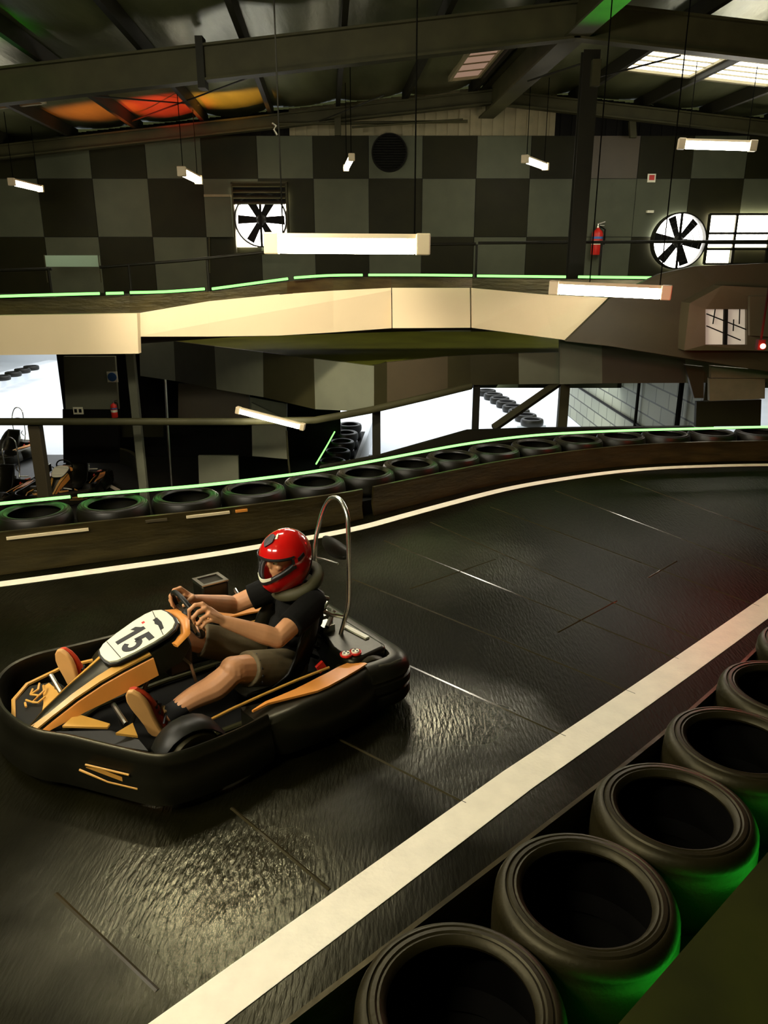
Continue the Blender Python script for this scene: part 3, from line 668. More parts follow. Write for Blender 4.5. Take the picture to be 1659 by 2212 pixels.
# block wall on the right of the yard
m = MB(); m.slab([(5.55,13.2,ZL),(5.55,24,ZL),(5.55,24,.9),(5.55,13.2,.9)], (.2,0,0)); tag(m.build('wall_block', m_block), kind='structure')
m = MB(); m.tube([(5.50,13.4,-.95),(5.50,23.5,-.95)], .03, 6); tag(m.build('pipe', m_dark), 'black pipe running along the painted block wall', 'pipe')
m = MB(); m.tube([(5.48,16.55,.8),(5.48,16.55,ZL)], .035, 6); tag(m.build('drain_pipe', m_dark), 'black upright pipe in the middle of the painted block wall', 'pipe', 'upright pipes on the block wall')
m = MB(); m.tube([(5.45,14.1,.8),(5.45,14.1,ZL)], .05, 6); tag(m.build('drain_pipe', m_dark), 'thicker black upright pipe near the right end of the painted block wall', 'pipe', 'upright pipes on the block wall')
# round blue sign, socket plate, lower extinguisher, wall exit light
def disc(c, r, th, mtl, name, lab, cat, n=24):
    m = MB(); m.lathe([(0,0),(r,0),(r,th),(0,th)], n, c, Matrix.Rotation(PI/2, 3, 'X'), closed=False); return tag(m.build(name, mtl), lab, cat)
c = (-5.255,14.900,0.291); t = thing('safety_sign', 'small square sign with a blue disc on the plain dark wall board', 'sign', (c[0], c[1], c[2]-.1)); P = At(t)
m = MB(); m.box((c[0],14.95,c[2]), (.2,.02,.2)); P(m, 'plate', m_plate)
m = MB(); m.lathe([(0,0),(.085,0),(.085,.02),(0,.02)], 20, (c[0],14.94,c[2]), Matrix.Rotation(PI/2, 3, 'X'), closed=False); P(m, 'disc', mat('sign_blue', (.03,.10,.28), .5))
c = (-6.016,14.900,-0.376); t = thing('socket_plate', 'pale twin socket plate on the black low wall', 'socket', (c[0], c[1], c[2]-.06)); P = At(t)
m = MB(); m.box((c[0],15.0,c[2]), (.19,.03,.14)); P(m, 'plate', m_plate)
for s_ in (-1, 1):
    m = MB(); m.box((c[0]+s_*.045,14.98,c[2]), (.05,.02,.07)); P(m, 'socket', m_dark)
def extinguisher(c, hgt, lab, Yw):
    r = hgt*.17; t = thing('fire_extinguisher', lab, 'fire extinguisher', (c[0], Yw, c[2]-hgt/2), 0, 'red fire extinguishers'); z0 = 0
    m = MB(); m.lathe([(0,0),(r*.9,0),(r,r*.2),(r,hgt*.62),(r*.85,hgt*.70),(r*.35,hgt*.76),(r*.3,hgt*.80),(0,hgt*.80)], 16, closed=False); m.build('cylinder', m_redp, t, 50)
    m = MB(); m.lathe([(r*1.01,hgt*.30),(r*1.03,hgt*.30),(r*1.03,hgt*.42),(r*1.01,hgt*.42)], 16); m.build('label', m_plate, t)
    m = MB(); m.lathe([(r*1.01,hgt*.47),(r*1.03,hgt*.47),(r*1.03,hgt*.54),(r*1.01,hgt*.54)], 16); m.build('band', mat('band_blue', (.05,.15,.4), .5), t)
    m = MB(); m.tube([(0,0,hgt*.80),(0,0,hgt*.9)], r*.3, 8); m.tube([(-r*.2,0,hgt*.9),(r*1.2,0,hgt*.98)], r*.18, 6); m.tube([(-r*.2,0,hgt*.87),(r*1.1,0,hgt*.87)], r*.15, 6); m.build('valve', m_metal, t)
    m = MB(); m.tube([(r*.3,0,hgt*.85),(r*1.3,0,hgt*.75),(r*1.3,0,hgt*.3)], r*.14, 6); m.build('hose', m_dark, t)
extinguisher((4.676,17.850,2.907), .70, 'red fire extinguisher hanging on the checkered end wall right of the column', 17.875)
extinguisher((-5.258,14.850,-0.303), .36, 'small red fire extinguisher standing on the black low wall', 14.85)
# lower row of tyres with green tube and white belt
LT = [(-1.075,15.282,-1.450),(-1.024,16.179,-1.450),(-0.972,17.084,-1.450),(-0.923,18.035,-1.450),(-0.866,19.031,-1.450)]
for i, p in enumerate(LT):
    for z, w in ((-1.65,'upper'),(-1.85,'middle'),(-2.0,'lower')):
        if w == 'middle': continue
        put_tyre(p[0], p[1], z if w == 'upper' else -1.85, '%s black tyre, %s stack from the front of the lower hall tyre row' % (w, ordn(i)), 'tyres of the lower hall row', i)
m = MB(); d = Vector(LT[-1])-Vector(LT[0]); pa = Vector(LT[0])-d*.35; pb = Vector(LT[-1])+d*.25
m.slab([(pa.x-.4,pa.y,ZL),(pa.x+.45,pa.y,ZL),(pb.x+.45,pb.y,ZL),(pb.x-.4,pb.y,ZL)], (0,0,.15)); tag(m.build('trim_4', m_dark), kind='structure')
m = MB(); m.slab([(pa.x+.47,pa.y,ZL),(pa.x+.56,pa.y,ZL),(pb.x+.56,pb.y,ZL),(pb.x+.47,pb.y,ZL)], (0,0,.55)); tag(m.build('barrier_belt', m_yard), 'white belt on the right side of the lower hall tyre row', 'barrier belt')
neon([(-1.344,14.784,-1.400),(-1.249,16.272,-1.400),(-1.178,17.544,-1.400),(-1.093,18.958,-1.400)], 'green light tube along the left side of the lower hall tyre row', m_greenf, r=.016)
# yard: tyre line and barrier seen through the openings
YT = [(1052,842),(1066,850),(1080,858),(1094,867),(1108,876),(1122,886),(1136,896),(1150,905)]
YTW = [(3.405,25.430,-1.550),(3.516,24.665,-1.550),(3.620,23.943,-1.550),(3.719,23.260,-1.550),(3.800,22.534,-1.550),(3.877,21.850,-1.550),(3.937,21.135,-1.550),(3.993,20.462,-1.550)]
for i, p in enumerate(YTW):
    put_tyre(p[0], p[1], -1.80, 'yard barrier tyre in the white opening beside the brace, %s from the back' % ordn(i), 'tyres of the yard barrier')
m = MB(); c = [(p[0]-.4, p[1]) for p in YTW]; sweep(m, np.array(c), [(0,ZL),(.8,ZL),(.8,-1.8),(0,-1.8)]); tag(m.build('yard_kerb', m_yard), 'pale kerb carrying the tyres of the yard barrier', 'kerb')
YL = [(-14.321,27.447,-1.600),(-14.395,28.989,-1.600),(-14.348,30.023,-1.600),(-14.361,31.274,-1.600),(-14.278,32.629,-1.600),(-14.158,33.431,-1.600)]
m = MB(); sweep(m, np.array([p[:2] for p in YL]), [(-.3,ZL),(.3,ZL),(.3,-1.6),(-.3,-1.6)]); tag(m.build('yard_kerb', m_yard), 'pale curved kerb of the yard track in the white opening at the left', 'kerb')
for i, p in enumerate([(-13.619,27.546,-1.450),(-13.669,28.516,-1.450),(-13.733,29.421,-1.450),(-13.757,30.241,-1.450)]):
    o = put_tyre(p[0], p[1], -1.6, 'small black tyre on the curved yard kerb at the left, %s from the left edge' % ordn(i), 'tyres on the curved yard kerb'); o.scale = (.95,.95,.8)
# lower lamp behind the guard beam and track lines on the lower floor
m = MB(); sweep(m, np.array([(-6.872,16.702,-2.000)[:2],(-5.398,14.971,-2.000)[:2]]), [(-.05,ZL),(.05,ZL),(.05,ZL+.004),(-.05,ZL+.004)]); tag(m.build('trim_5', m_white), kind='structure')
cl = cat_rom([(-6.760,17.465,-2.000),(-6.337,17.334,-2.000),(-5.865,17.033,-2.000),(-5.448,16.461,-2.000),(-5.146,15.629,-2.000)], 8)
m = MB(); sweep(m, np.array(cl), [(-.05,ZL),(.05,ZL),(.05,ZL+.35),(-.05,ZL+.35)]); tag(m.build('track_kerb', m_steel), 'dark curved kerb of the lower track right of the parked karts', 'kerb')
# ------------------------------------------------------------------ fluorescent battens on wires
def batten(a, b, lab, lamp=None, wires=True, w=.11, wx=None, ztop=None):
    a = Vector(a); b = Vector(b); d = (b-a); L = d.length; d.normalize(); s = Vector((0,0,1)).cross(d).normalized(); u = d.cross(s)
    mid = (a+b)/2
    t = thing('fluorescent_lamp', lab, 'lamp', tuple(mid), 0, 'hanging fluorescent lamps'); P = At(t)
    P(MB().tube([a, a+d*.02, b-d*.02, b], [w*.36,w*.42,w*.42,w*.36], 14), 'diffuser', lamp or m_lamp, 60)
    m = MB()
    m.slab([a+u*w*.30-s*w*.34, a+u*w*.30+s*w*.34, a+u*w*.52+s*w*.26, a+u*w*.52-s*w*.26], d*L); P(m, 'housing', m_cream)
    for e, sg in ((a, -1), (b, 1)):
        m = MB(); m.slab([e-u*w*.46-s*w*.46, e-u*w*.46+s*w*.46, e+u*w*.55+s*w*.46, e+u*w*.55-s*w*.46], d*sg*w*.7); o = P(m, 'end_cap', m_cream); bevel(o, .012)
    if wires:
        for f_ in (wx or (.04, .96)):
            p = a+d*L*f_+u*w*.5; zt = roof_z(p.x, p.y)-.12 if ztop is None else ztop
            P(MB().tube([p, (p.x, p.y, zt)], .007, 6), 'wire', m_wire)
    return t
batten((-0.980,7.600,2.559),(0.296,7.600,2.551), 'large fluorescent lamp hanging in the centre, partly covering the left wall fan', w=.19, wx=(.03,.99))
batten((2.059,9.400,2.108),(3.123,9.000,2.071), 'fluorescent lamp hanging at the right in front of the cream fascia', w=.16, wx=(.3,.98))
batten((5.135,14.400,4.312),(6.142,14.200,4.257), 'fluorescent lamp hanging high at the right above the window', w=.17)
batten((-6.692,15.000,3.769),(-6.878,16.600,3.796), 'small fluorescent lamp hanging at the far left in front of the checks', m_lampd, w=.13)
batten((-3.521,14.600,3.897),(-3.591,16.100,3.911), 'small fluorescent lamp hanging on wires left of the left wall fan', m_lampd, w=.16)
batten((-0.559,14.400,4.102),(-0.717,15.900,4.103), 'small fluorescent lamp hanging just left of the round black wall vent', m_lampd, w=.12)
batten((2.568,15.200,4.166),(3.169,16.500,4.192), 'small fluorescent lamp hanging left of the steel column', m_lampd, w=.14)
batten((-2.040,10.850,0.385),(-1.187,10.700,0.196), 'slanting lower lamp partly hidden by the guard beam, below the checkered wall', m_lamplow, w=.10, wires=False)
# lamps above the near track, out of the frame
batten((-2.3,6.3,4.35),(-.9,6.1,4.35), 'fluorescent lamp above the track, just outside the top of the photo', m_lamph, w=.16)
batten((-4.7,2.6,3.3),(-3.7,1.5,3.3), 'unseen lamp added ahead of the kart to brighten the driver from the front', m_lampk, w=.16)  # unseen lamp added to light the driver's face and front
batten((-5.0,5.0,4.1),(-4.2,6.2,4.1), 'fluorescent lamp above the track, beyond the left edge of the photo', m_lamph, w=.16)
batten((-3.3,.5,3.9),(-2.0,.1,3.9), 'unseen lamp added above the near platform to brighten the near side of the driver', m_lampk, w=.16)  # unseen lamp added to light the driver's near leg and arm
# ------------------------------------------------------------------ wall fittings on the checkered wall
def fan(c, r, lab, frame=True):
    """six blades in a round cowl in front of a bright opening"""
    t = thing('exhaust_fan', lab, 'fan', (c[0], 17.9, c[2]-r), 0, 'wall exhaust fans'); P = At(t)
    X, Z = c[0], c[2]; RX = Matrix.Rotation(PI/2, 3, 'X')
    m = MB(); m.lathe([(0,0),(r,0),(r,.01),(0,.01)], 40, (X,17.93,Z), RX, closed=False); P(m, 'bright_opening', m_sky)
    m = MB(); m.lathe([(r,0),(r+.03,0),(r+.03,.2),(r,.2)], 40, (X,17.94,Z), RX); P(m, 'cowl', m_steeld)
    for i in range(6):
        a = PI/6+i*PI/3+(0 if frame else .15)
        R = Matrix.Rotation(a, 3, 'Y')
        m = MB()
        vs = [(-.06,0,.08),(.06,.04,.08),(.10,.05,r*.94),(-.085,0,r*.94)]
        vs = [R @ Vector(v) for v in vs]
        m.slab([(X+v.x,17.84+v.y,Z+v.z) for v in vs], R @ Vector((0,-.012,0))); P(m, 'blade', m_dark)
    m = MB(); m.lathe([(0,0),(.11,0),(.11,.05),(.07,.09),(0,.09)], 20, (X,17.86,Z), RX, closed=False); P(m, 'hub', m_steeld)
    m = MB(); m.box((X,17.78,Z), (.05,.03,2*r)); P(m, 'stay', m_dark)
    return t, P
c = (-2.669,17.900,3.279); t, P = fan(c, .54, 'square framed wall fan with bright opening left of the big hanging lamp')
X, Z = c[0], c[2]; w = .56
m = MB()
for sx in (-1, 1): m.box((X+sx*(w+.02),17.84,Z+.02), (.04,.2,1.44))
m.box((X,17.84,Z-.70), (2*w+.08,.2,.04)); m.box((X,17.84,Z+.74), (2*w+.08,.2,.04)); P(m, 'frame', m_steel)
for i in range(4):
    m = MB(); m.box((X,17.72,Z+.68-i*.115), (2*w,.09,.025), Matrix.Rotation(.7, 3, 'X')); P(m, 'shutter_slat', m_metal)
m = MB(); m.box((X,17.80,Z+.52), (2*w,.02,.40)); P(m, 'shutter_back', m_dark)
m = MB()
for sx in (-1, 1):
    for sz in (-1, 1): m.slab([(X+sx*w,17.925,Z+sz*.56),(X+sx*w,17.925,Z+sz*.1),(X+sx*.40,17.925,Z+sz*.38),(X+sx*.1,17.925,Z+sz*.56)], (0,-.006,0))
P(m, 'bright_corner', m_skyw)
c = (6.445,17.900,2.842); t, P = fan(c, .56, 'round wall fan with bright opening at the right behind the hand rail', False)
m = MB()
for i in range(1, 4):
    R_ = .56*i/4; m.lathe([(R_,0),(R_+.012,0),(R_+.012,.01),(R_,.01)], 32, (c[0],17.74,c[2]), Matrix.Rotation(PI/2, 3, 'X'))
P(m, 'guard_ring', m_steeld)
# window at the right
a, b = (7.085,17.900,3.393), (9.138,17.900,2.367)
m = MB(); m.slab([(a[0],17.93,b[2]+.35),(b[0],17.93,b[2]+.35),(b[0],17.93,a[2]),(a[0],17.93,a[2])], (0,-.01,0)); m.slab([(a[0],17.93,b[2]),(a[0]+.55,17.93,b[2]),(a[0]+.55,17.93,b[2]+.3),(a[0],17.93,b[2]+.3)], (0,-.01,0))
wo = m.build('window_1', m_skyw); tag(wo, kind='structure')
m = MB(); hh = a[2]-b[2]
for f_ in (0,.29,.66,1): m.box((a[0]+(b[0]-a[0])*f_,17.88,(a[2]+b[2])/2), (.05,.06,hh))
for f_ in (0,.30,.42,.62,1): m.box(((a[0]+b[0])/2,17.88,b[2]+hh*f_), (b[0]-a[0],.06,.045))
o = m.build('window_frame', m_steeld); o.parent = wo; o.location = Vector(o.location)-Vector(wo.location)
# round black vent
c = (0.113,17.850,4.618); t = thing('wall_vent', 'round black louvred vent on the upper checkered wall', 'vent', (c[0], 17.9, c[2]-.38)); P = At(t)
m = MB(); m.lathe([(0,0),(.37,0),(.38,.03),(.38,.12),(.35,.12),(.35,.06),(0,.05)], 40, (c[0],17.99,c[2]), Matrix.Rotation(PI/2, 3, 'X'), closed=False); P(m, 'drum', m_dark, 40)
m = MB()
for i in range(-6, 7):
    hw = math.sqrt(max(0, .35**2-(i*.05)**2)); m.box((c[0],17.89,c[2]+i*.05), (2*hw,.05,.008), Matrix.Rotation(.5, 3, 'X'))
P(m, 'louvre', m_blackm)
# grey hatch beside the left fan with a bright lintel
a, b = (-3.887,17.900,3.738), (-3.316,17.900,2.928)
t = thing('wall_hatch', 'grey hatch with a pale top strip left of the square framed fan', 'hatch', ((a[0]+b[0])/2, 17.9, b[2])); P = At(t)
m = MB(); m.box(((a[0]+b[0])/2,17.94,(a[2]+b[2])/2), (b[0]-a[0],.1,a[2]-b[2])); P(m, 'door', m_pg)
m = MB(); m.box(((a[0]+b[0])/2,17.93,a[2]+.03), (b[0]-a[0],.13,.05)); P(m, 'top_strip', m_clad)
# small red and white sign, cable box, pale glass sign at the left
c = (5.767,17.900,4.126); t = thing('alarm_sign', 'tiny red and white sign on the upper wall above the round fan', 'sign', (c[0], 17.95, c[2]-.09)); P = At(t)
m = MB(); m.box((c[0],17.98,c[2]), (.17,.03,.17)); P(m, 'plate', m_plate); m = MB(); m.box((c[0],17.965,c[2]+.01), (.11,.02,.1)); P(m, 'red_mark', m_redp)
c = (5.790,17.900,3.449); m = MB(); m.box((c[0],17.93,c[2]), (.14,.1,.05)); tag(m.build('wall_lamp', m_plate), 'tiny white wall fitting above left of the round fan', 'fitting')
c = (-6.364,16.500,2.424); t = thing('glass_sign', 'pale greenish glass board hanging in front of the checks at the left', 'board', (c[0], 16.5, c[2]-.12)); P = At(t)
m = MB(); m.box((c[0],16.5,c[2]), (1.12,.03,.22)); P(m, 'pane', mat('greenish_glass', (.30,.42,.30), .25))
m = MB()
for sx in (-1, 1): m.tube([(c[0]+sx*.55,16.48,c[2]+.12),(c[0]+sx*.55,16.48,c[2]-.42)], .012, 6)
P(m, 'hanger', m_steel)
# conduit lines on the wall
m = MB(); m.tube([(-3.839,17.930,2.948),(-3.884,17.930,2.171)], .02, 6); tag(m.build('conduit', m_steel), 'thin vertical conduit on the checks below the grey hatch', 'pipe')
# red signal lamp at the right edge
c = (3.731,7.700,1.614); t = thing('signal_lamp', 'glowing red signal lamp hanging at the right edge', 'signal lamp', c); P = At(t)
m = MB(); m.ball(c, .026, 14, 10); P(m, 'lens', m_redl, 60)
m = MB(); m.box((c[0],c[1]+.06,c[2]+.01), (.07,.06,.10)); P(m, 'housing', m_dark)
m = MB(); m.tube([(c[0],c[1]+.06,c[2]+.05),(c[0],c[1]+.06,roof_z(c[0],c[1])-.12)], .012, 6); P(m, 'hanger', m_dark)
# tangle of duct and pipe near the gable
m = MB(); m.tube([(-2.148,17.200,5.058),(-0.654,17.300,5.091),(1.707,17.400,5.140)], .03, 6); m.tube([(-0.651,17.200,4.999),(1.602,17.300,5.159)], .02, 6); tag(m.build('roof_pipe', m_steel), 'thin pipes under the ribbed cream gable', 'pipe')
m = MB(); m.tube([(-2.233,17.000,5.044),(-2.152,17.000,4.994),(-2.201,17.000,4.927),(-2.141,17.000,4.826)], .03, 6); tag(m.build('bent_pipe', m_metal), 'short bent pale pipe above the square framed fan', 'pipe')
m = MB(); m.slab([(5.076,17.600,5.172),(5.209,17.600,5.172),(5.260,17.600,4.868),(5.125,17.600,4.868)], (0,.1,0)); tag(m.build('stub_post', m_steel), 'short post under the right rafter above the checks', 'post')
m = MB(); m.slab([(-0.990,17.000,5.260),(-0.861,17.000,5.260),(-0.868,17.000,4.826),(-0.989,17.000,4.826)], (0,.1,0)); tag(m.build('stub_post', m_steel), 'short post under the left rafter beside the cream gable', 'post')
# ------------------------------------------------------------------ the kart (local: x forward, y to the driver's left, z up)
KO = (-.300, 4.239, 0); KR = math.radians(217)
kart = thing('racing_kart', 'black and orange rental kart with white number 15 plate, racing on the near track', 'kart', KO, KR, None)
def part(mb, name, mats, parent=None, smooth=40): return mb.build(name, mats, parent or kart, smooth)
# front bumper: a hollow plastic wall sweeping round the nose; outlines run near side -> nose -> far side,
# so "left of the line" points inwards
FB = [(.80,.615),(.95,.640),(1.12,.650),(1.27,.640),(1.37,.585),(1.50,.40),(1.63,.205),(1.745,.055),(1.81,-.14),(1.825,-.32),(1.79,-.53),(1.69,-.67),(1.54,-.72),(1.35,-.70),(1.15,-.685),(.95,-.68),(.80,-.66)]
fbc = np.array(cat_rom(FB, 6))
def ctr_in(line):                        # which side is inwards
    a = offset2(line, .05)[len(line)//2]; b = line[len(line)//2]
    c = np.array([.8, -.03]); return 1 if np.linalg.norm(a-c) < np.linalg.norm(np.array(b)-c) else -1
BP = [(0,.300),(.010,.292),(.016,.26),(.020,.245),(.017,.235),(.032,.17),(.042,.11),(.036,.05),(.0,.03),(-.03,.04),(-.022,.12),(-.018,.22),(-.020,.275),(-.014,.295)]
def bumper(line, prof, name, mtl=m_black):
    s_ = ctr_in(line); m = MB(); sweep(m, line, [(-o*s_, z) for o, z in prof]); return part(m, name, mtl, smooth=50)
fbm = bumper(fbc, BP, 'front_bumper')
# emblem on the near front face of the bumper: angular amber stroke mark
def face_pt(x, z, out=.036):
    i = int(np.argmin(np.abs(fbc[20:60,0]-x)))+20
    p = offset2(fbc, -out*ctr_in(fbc))[i]; return (p[0], p[1], z)
m = MB()
m.slab([face_pt(1.57,.175), face_pt(1.52,.185), face_pt(1.45,.170), face_pt(1.46,.150), face_pt(1.53,.165)], (0,0,-.004))
m.tube([face_pt(1.58,.150), face_pt(1.50,.125), face_pt(1.42,.128)], .006, 6); m.tube([face_pt(1.56,.188), face_pt(1.44,.192)], .005, 6)
part(m, 'bumper_emblem', m_yellow, fbm)
# side pods: near and far, profile y (outwards) / z at stations along x
def pod(sg, name):
    st = [(.84,.40,.42,.585,.60),(.72,.40,.47,.635,.675),(.55,.38,.48,.615,.69),(.38,.36,.45,.59,.68),(.22,.35,.42,.56,.65),(.10,.37,.45,.535,.60)]
    rows = []
    for x, y0, y1, y2, y3 in st:
        zt = .285 if x < .8 else .25
        pr = [(y0,.10),(y0,.20),(y1-.02,.245),(y1,zt-.015),(y2-.03,zt),(y2,zt),(y2+.025,zt-.02),(y3-.01,.20),(y3,.14),(y3-.02,.06),(y3-.09,.045),(y0+.05,.06)]
        rows.append([(x, sg*y+(0 if sg > 0 else -.03), z) for y, z in pr])
    m = MB(); m.grid(rows, wrap=True); m.add(rows[0], [tuple(range(12))]); m.add(rows[-1], [tuple(range(12))])
    o = part(m, name, m_black, smooth=45)
    m = MB(); r2 = []
    for x, ya, yb in ((.83,.505,.520),(.75,.500,.530),(.66,.495,.548),(.57,.488,.565),(.49,.475,.580),(.42,.462,.575),(.34,.448,.560),(.27,.432,.545),(.20,.425,.528),(.12,.48,.505)):
        z = .29 if x < .8 else .272
        r2.append([(x, sg*ya+(0 if sg > 0 else -.03), z-.004), (x, sg*ya+(0 if sg > 0 else -.03), z+.006), (x, sg*yb+(0 if sg > 0 else -.03), z+.012), (x, sg*yb+(0 if sg > 0 else -.03), z)])
    m.grid(r2, wrap=True); m.add(r2[0], [(0,1,2,3)]); m.add(r2[-1], [(0,1,2,3)])
    part(m, 'pod_stripe', m_orange, o, 30)
    m = MB(); m.tube([(x, sg*y+(0 if sg > 0 else -.03), .268) for x, y in ((1.08,.455),(.9,.42),(.7,.395),(.5,.375),(.28,.365))], .008, 6); part(m, 'pod_edging', m_yellow, o)
    return o
pod(1, 'side_pod'); pod(-1, 'side_pod')
# rear bumper wrapping the back
RB = [(.15,.565),(.05,.575),(-.05,.565),(-.115,.52),(-.145,.42),(-.15,.2),(-.15,-.1),(-.15,-.40),(-.125,-.53),(-.05,-.60),(.10,-.60)]
RP_ = [(0,.285),(-.03,.30),(-.075,.295),(-.085,.27),(-.06,.24),(-.05,.10),(-.01,.05),(.03,.05),(.045,.08),(.04,.13),(.03,.135),(.03,.15),(.045,.155),(.045,.20),(.033,.205),(.033,.22),(.04,.225),(.03,.265)]
rb = bumper(np.array(cat_rom(RB, 6)), RP_, 'rear_bumper')
m = MB(); m.tube([(.09,.572,.305),(.02,.590,.305),(-.05,.584,.304)], .007, 6); part(m, 'bumper_trim', m_metal, rb)
# floor tray, chassis rails, axles
m = MB(); m.slab([(1.60,.20,.05),(1.70,-.05,.05),(1.60,-.30,.05),(1.25,-.40,.05),(.2,-.36,.05),(-.06,-.36,.05),(-.06,.34,.05),(.2,.34,.05),(1.25,.36,.05)], (0,0,.012)); part(m, 'floor_tray', m_dark)
for sg in (1, -1):
    m = MB(); m.tube([(1.62,sg*.12-.03,.085),(1.35,sg*.30-.02,.085),(.95,sg*.33-.02,.085),(.4,sg*.33-.02,.085),(-.05,sg*.32-.02,.085)], .016, 8); part(m, 'chassis_rail', m_steel)
for x, y in ((1.17,.56),(.08,.52)):
    m = MB(); m.tube([(x,y,.125),(x,-y-.04,.125)], .015, 8); part(m, 'axle', m_metal)
def ktyre(x, y, r, w, steer=0):
    m = MB(); R = Matrix.Rotation(steer, 3, 'Z') @ Matrix.Rotation(PI/2, 3, 'X')
    pr = [(r*.55,-w*.42),(r*.75,-w*.5),(r*.92,-w*.48),(r*.99,-w*.36),(r,-w*.2),(r,w*.2),(r*.99,w*.36),(r*.92,w*.48),(r*.75,w*.5),(r*.55,w*.42)]
    m.lathe(pr, 28, (x,y,r), R); o = part(m, 'tyre', m_tyre)
    m = MB(); m.lathe([(0,-w*.2),(r*.5,-w*.25),(r*.58,-w*.44),(r*.54,-w*.44),(r*.54,w*.44),(r*.58,w*.44),(r*.5,w*.25),(0,w*.2)], 20, (x,y,r), R, closed=False); part(m, 'wheel_rim', m_metal, o)
ktyre(1.16,.50,.150,.14,.12); ktyre(1.16,-.55,.150,.14,.12); ktyre(.08,.40,.155,.18); ktyre(.08,-.45,.155,.18)
# mudguard over the near front tyre
m = MB(); rows = []
for i in range(9):
    a = math.radians(25+i*16); r = .185
    rows.append([(1.16+r*math.cos(a), y, .150+r*math.sin(a)*1.04+dz) for y, dz in ((.415,-.03),(.44,0),(.5,.004),(.545,0),(.565,-.02),(.56,-.03),(.5,-.008),(.44,-.012))])
m.grid(rows, wrap=True); m.add(rows[0], [tuple(range(8))]); m.add(rows[-1], [tuple(range(8))]); part(m, 'mudguard', m_blackm, smooth=60)
# nose cowl: dark plates with amber patches between fairing and bumper
m = MB(); m.slab([(1.74,-.38,.215),(1.64,-.50,.215),(1.52,-.42,.24),(1.50,-.22,.27),(1.60,-.16,.26),(1.69,-.10,.24),(1.77,-.05,.225),(1.78,-.2,.215)], (0,0,.012)); nc = part(m, 'nose_cowl', m_blackm)
m = MB(); m.slab([(1.595,-.40,.249),(1.56,-.41,.255),(1.545,-.20,.28),(1.60,-.17,.272),(1.69,-.06,.255),(1.64,-.20,.262)], (0,0,.006)); part(m, 'cowl_panel', m_yellow, nc)
m = MB(); m.tube([(1.765,-.04,.243),(1.785,-.2,.234),(1.745,-.39,.232),(1.65,-.51,.236),(1.45,-.55,.255),(1.3,-.5,.27)], .011, 6); part(m, 'cowl_edging', m_yellow, nc)
# antler like squiggle emblem on the cowl plate
m = MB(); ez = .262
for st in ([(1.72,-.30),(1.70,-.25),(1.66,-.28),(1.69,-.33),(1.67,-.37)],[(1.70,-.25),(1.68,-.22),(1.64,-.24)],[(1.66,-.28),(1.63,-.30),(1.62,-.35)],[(1.69,-.33),(1.65,-.34),(1.63,-.39)],[(1.73,-.28),(1.735,-.24)]):
    m.tube([(x-.02, y, ez+(1.72-x)*.24) for x, y in st], .006, 6)
part(m, 'cowl_emblem', m_yellow, nc)
m = MB(); m.slab([(1.631,0.120,0.293),(1.549,0.060,0.299),(1.439,0.220,0.282),(1.454,0.220,0.268)], (0,0,.01)); part(m, 'amber_patch', m_yellow)
m = MB(); m.slab([(1.448,0.330,0.291),(1.356,0.300,0.294),(1.357,0.360,0.255)], (0,0,.012)); part(m, 'amber_patch', m_yellow)
m = MB(); m.slab([(1.671,0.140,0.300),(1.448,0.260,0.279),(1.359,0.380,0.257),(1.359,0.500,0.263),(1.573,0.240,0.263)], (0,0,-.012)); part(m, 'cowl_plate', m_blackm)
# fairing: tapering trough from the nose up to the number plate
FS = [(1.745,.262,.030,.02,0),(1.66,.322,.050,.05,.0),(1.54,.395,.070,.085,0),(1.42,.455,.092,.11,0),(1.32,.500,.120,.12,0),(1.18,.550,.150,.12,0),(1.06,.592,.160,.12,0),(.995,.610,.13,.08,0)]
def lift(p, d): return (p[0]+d*.45, p[1], p[2]+d*.89)
rows = []; 
for x, z, w, f_, _ in FS: rows.append([(x-.02, w+.012, z-f_), (x, w, z), (x+.012, w*.4, z+.016), (x+.012, -w*.4, z+.016), (x, -w, z), (x-.02, -w-.012, z-f_), (x-.03, -w+.0, z-f_), (x-.02, -w*.8, z-.014), (x-.01, 0, z-.002), (x-.02, w*.8, z-.014), (x-.03, w, z-f_)])
m = MB(); m.grid(rows, wrap=True); m.add(rows[0], [tuple(range(11))]); m.add(rows[-1], [tuple(range(11))]); fr = part(m, 'fairing', m_black, smooth=30)
for sg in (1, -1):
    m = MB(); r2 = []
    for i, (x, z, w, f_, _) in enumerate(FS[:6]):
        wi = max(.002, w*(.62 if i else .1)); zi = z+.016*(1-(wi-w*.4)/(w*.6) if wi > w*.4 else 1)
        r2.append([lift((x+.004, sg*(w+.001), z), .004), lift((x+.008, sg*wi, zi+.002), .004), lift((x+.008, sg*wi, zi-.006), 0), lift((x, sg*w, z-.008), 0)])
    m.grid(r2, wrap=True); m.add(r2[0], [(0,1,2,3)]); m.add(r2[-1], [(0,1,2,3)]); part(m, 'fairing_stripe', m_yellow, fr, 30)
    m = MB(); r2 = []
    for i, (x, z, w, f_, _) in enumerate(FS[:6]):
        r2.append([(x-.002, sg*(w+.006), z-.016), (x-.004, sg*(w+.010), z-.020), (x-.018, sg*(w+.018), z-f_+.004), (x-.018, sg*(w+.010), z-f_+.004)])
    m.grid(r2, wrap=True); m.add(r2[0], [(0,1,2,3)]); m.add(r2[-1], [(0,1,2,3)]); part(m, 'fairing_flank', m_orange, fr, 30)
# amber hoop at the fairing top
m = MB(); m.tube([(1.07,.172,.575),(1.0,.150,.605),(.968,.07,.632),(.962,0,.637),(.968,-.07,.632),(1.0,-.150,.605)], [(.012,.028)]*6, 8); part(m, 'fairing_lip', m_orange, fr)
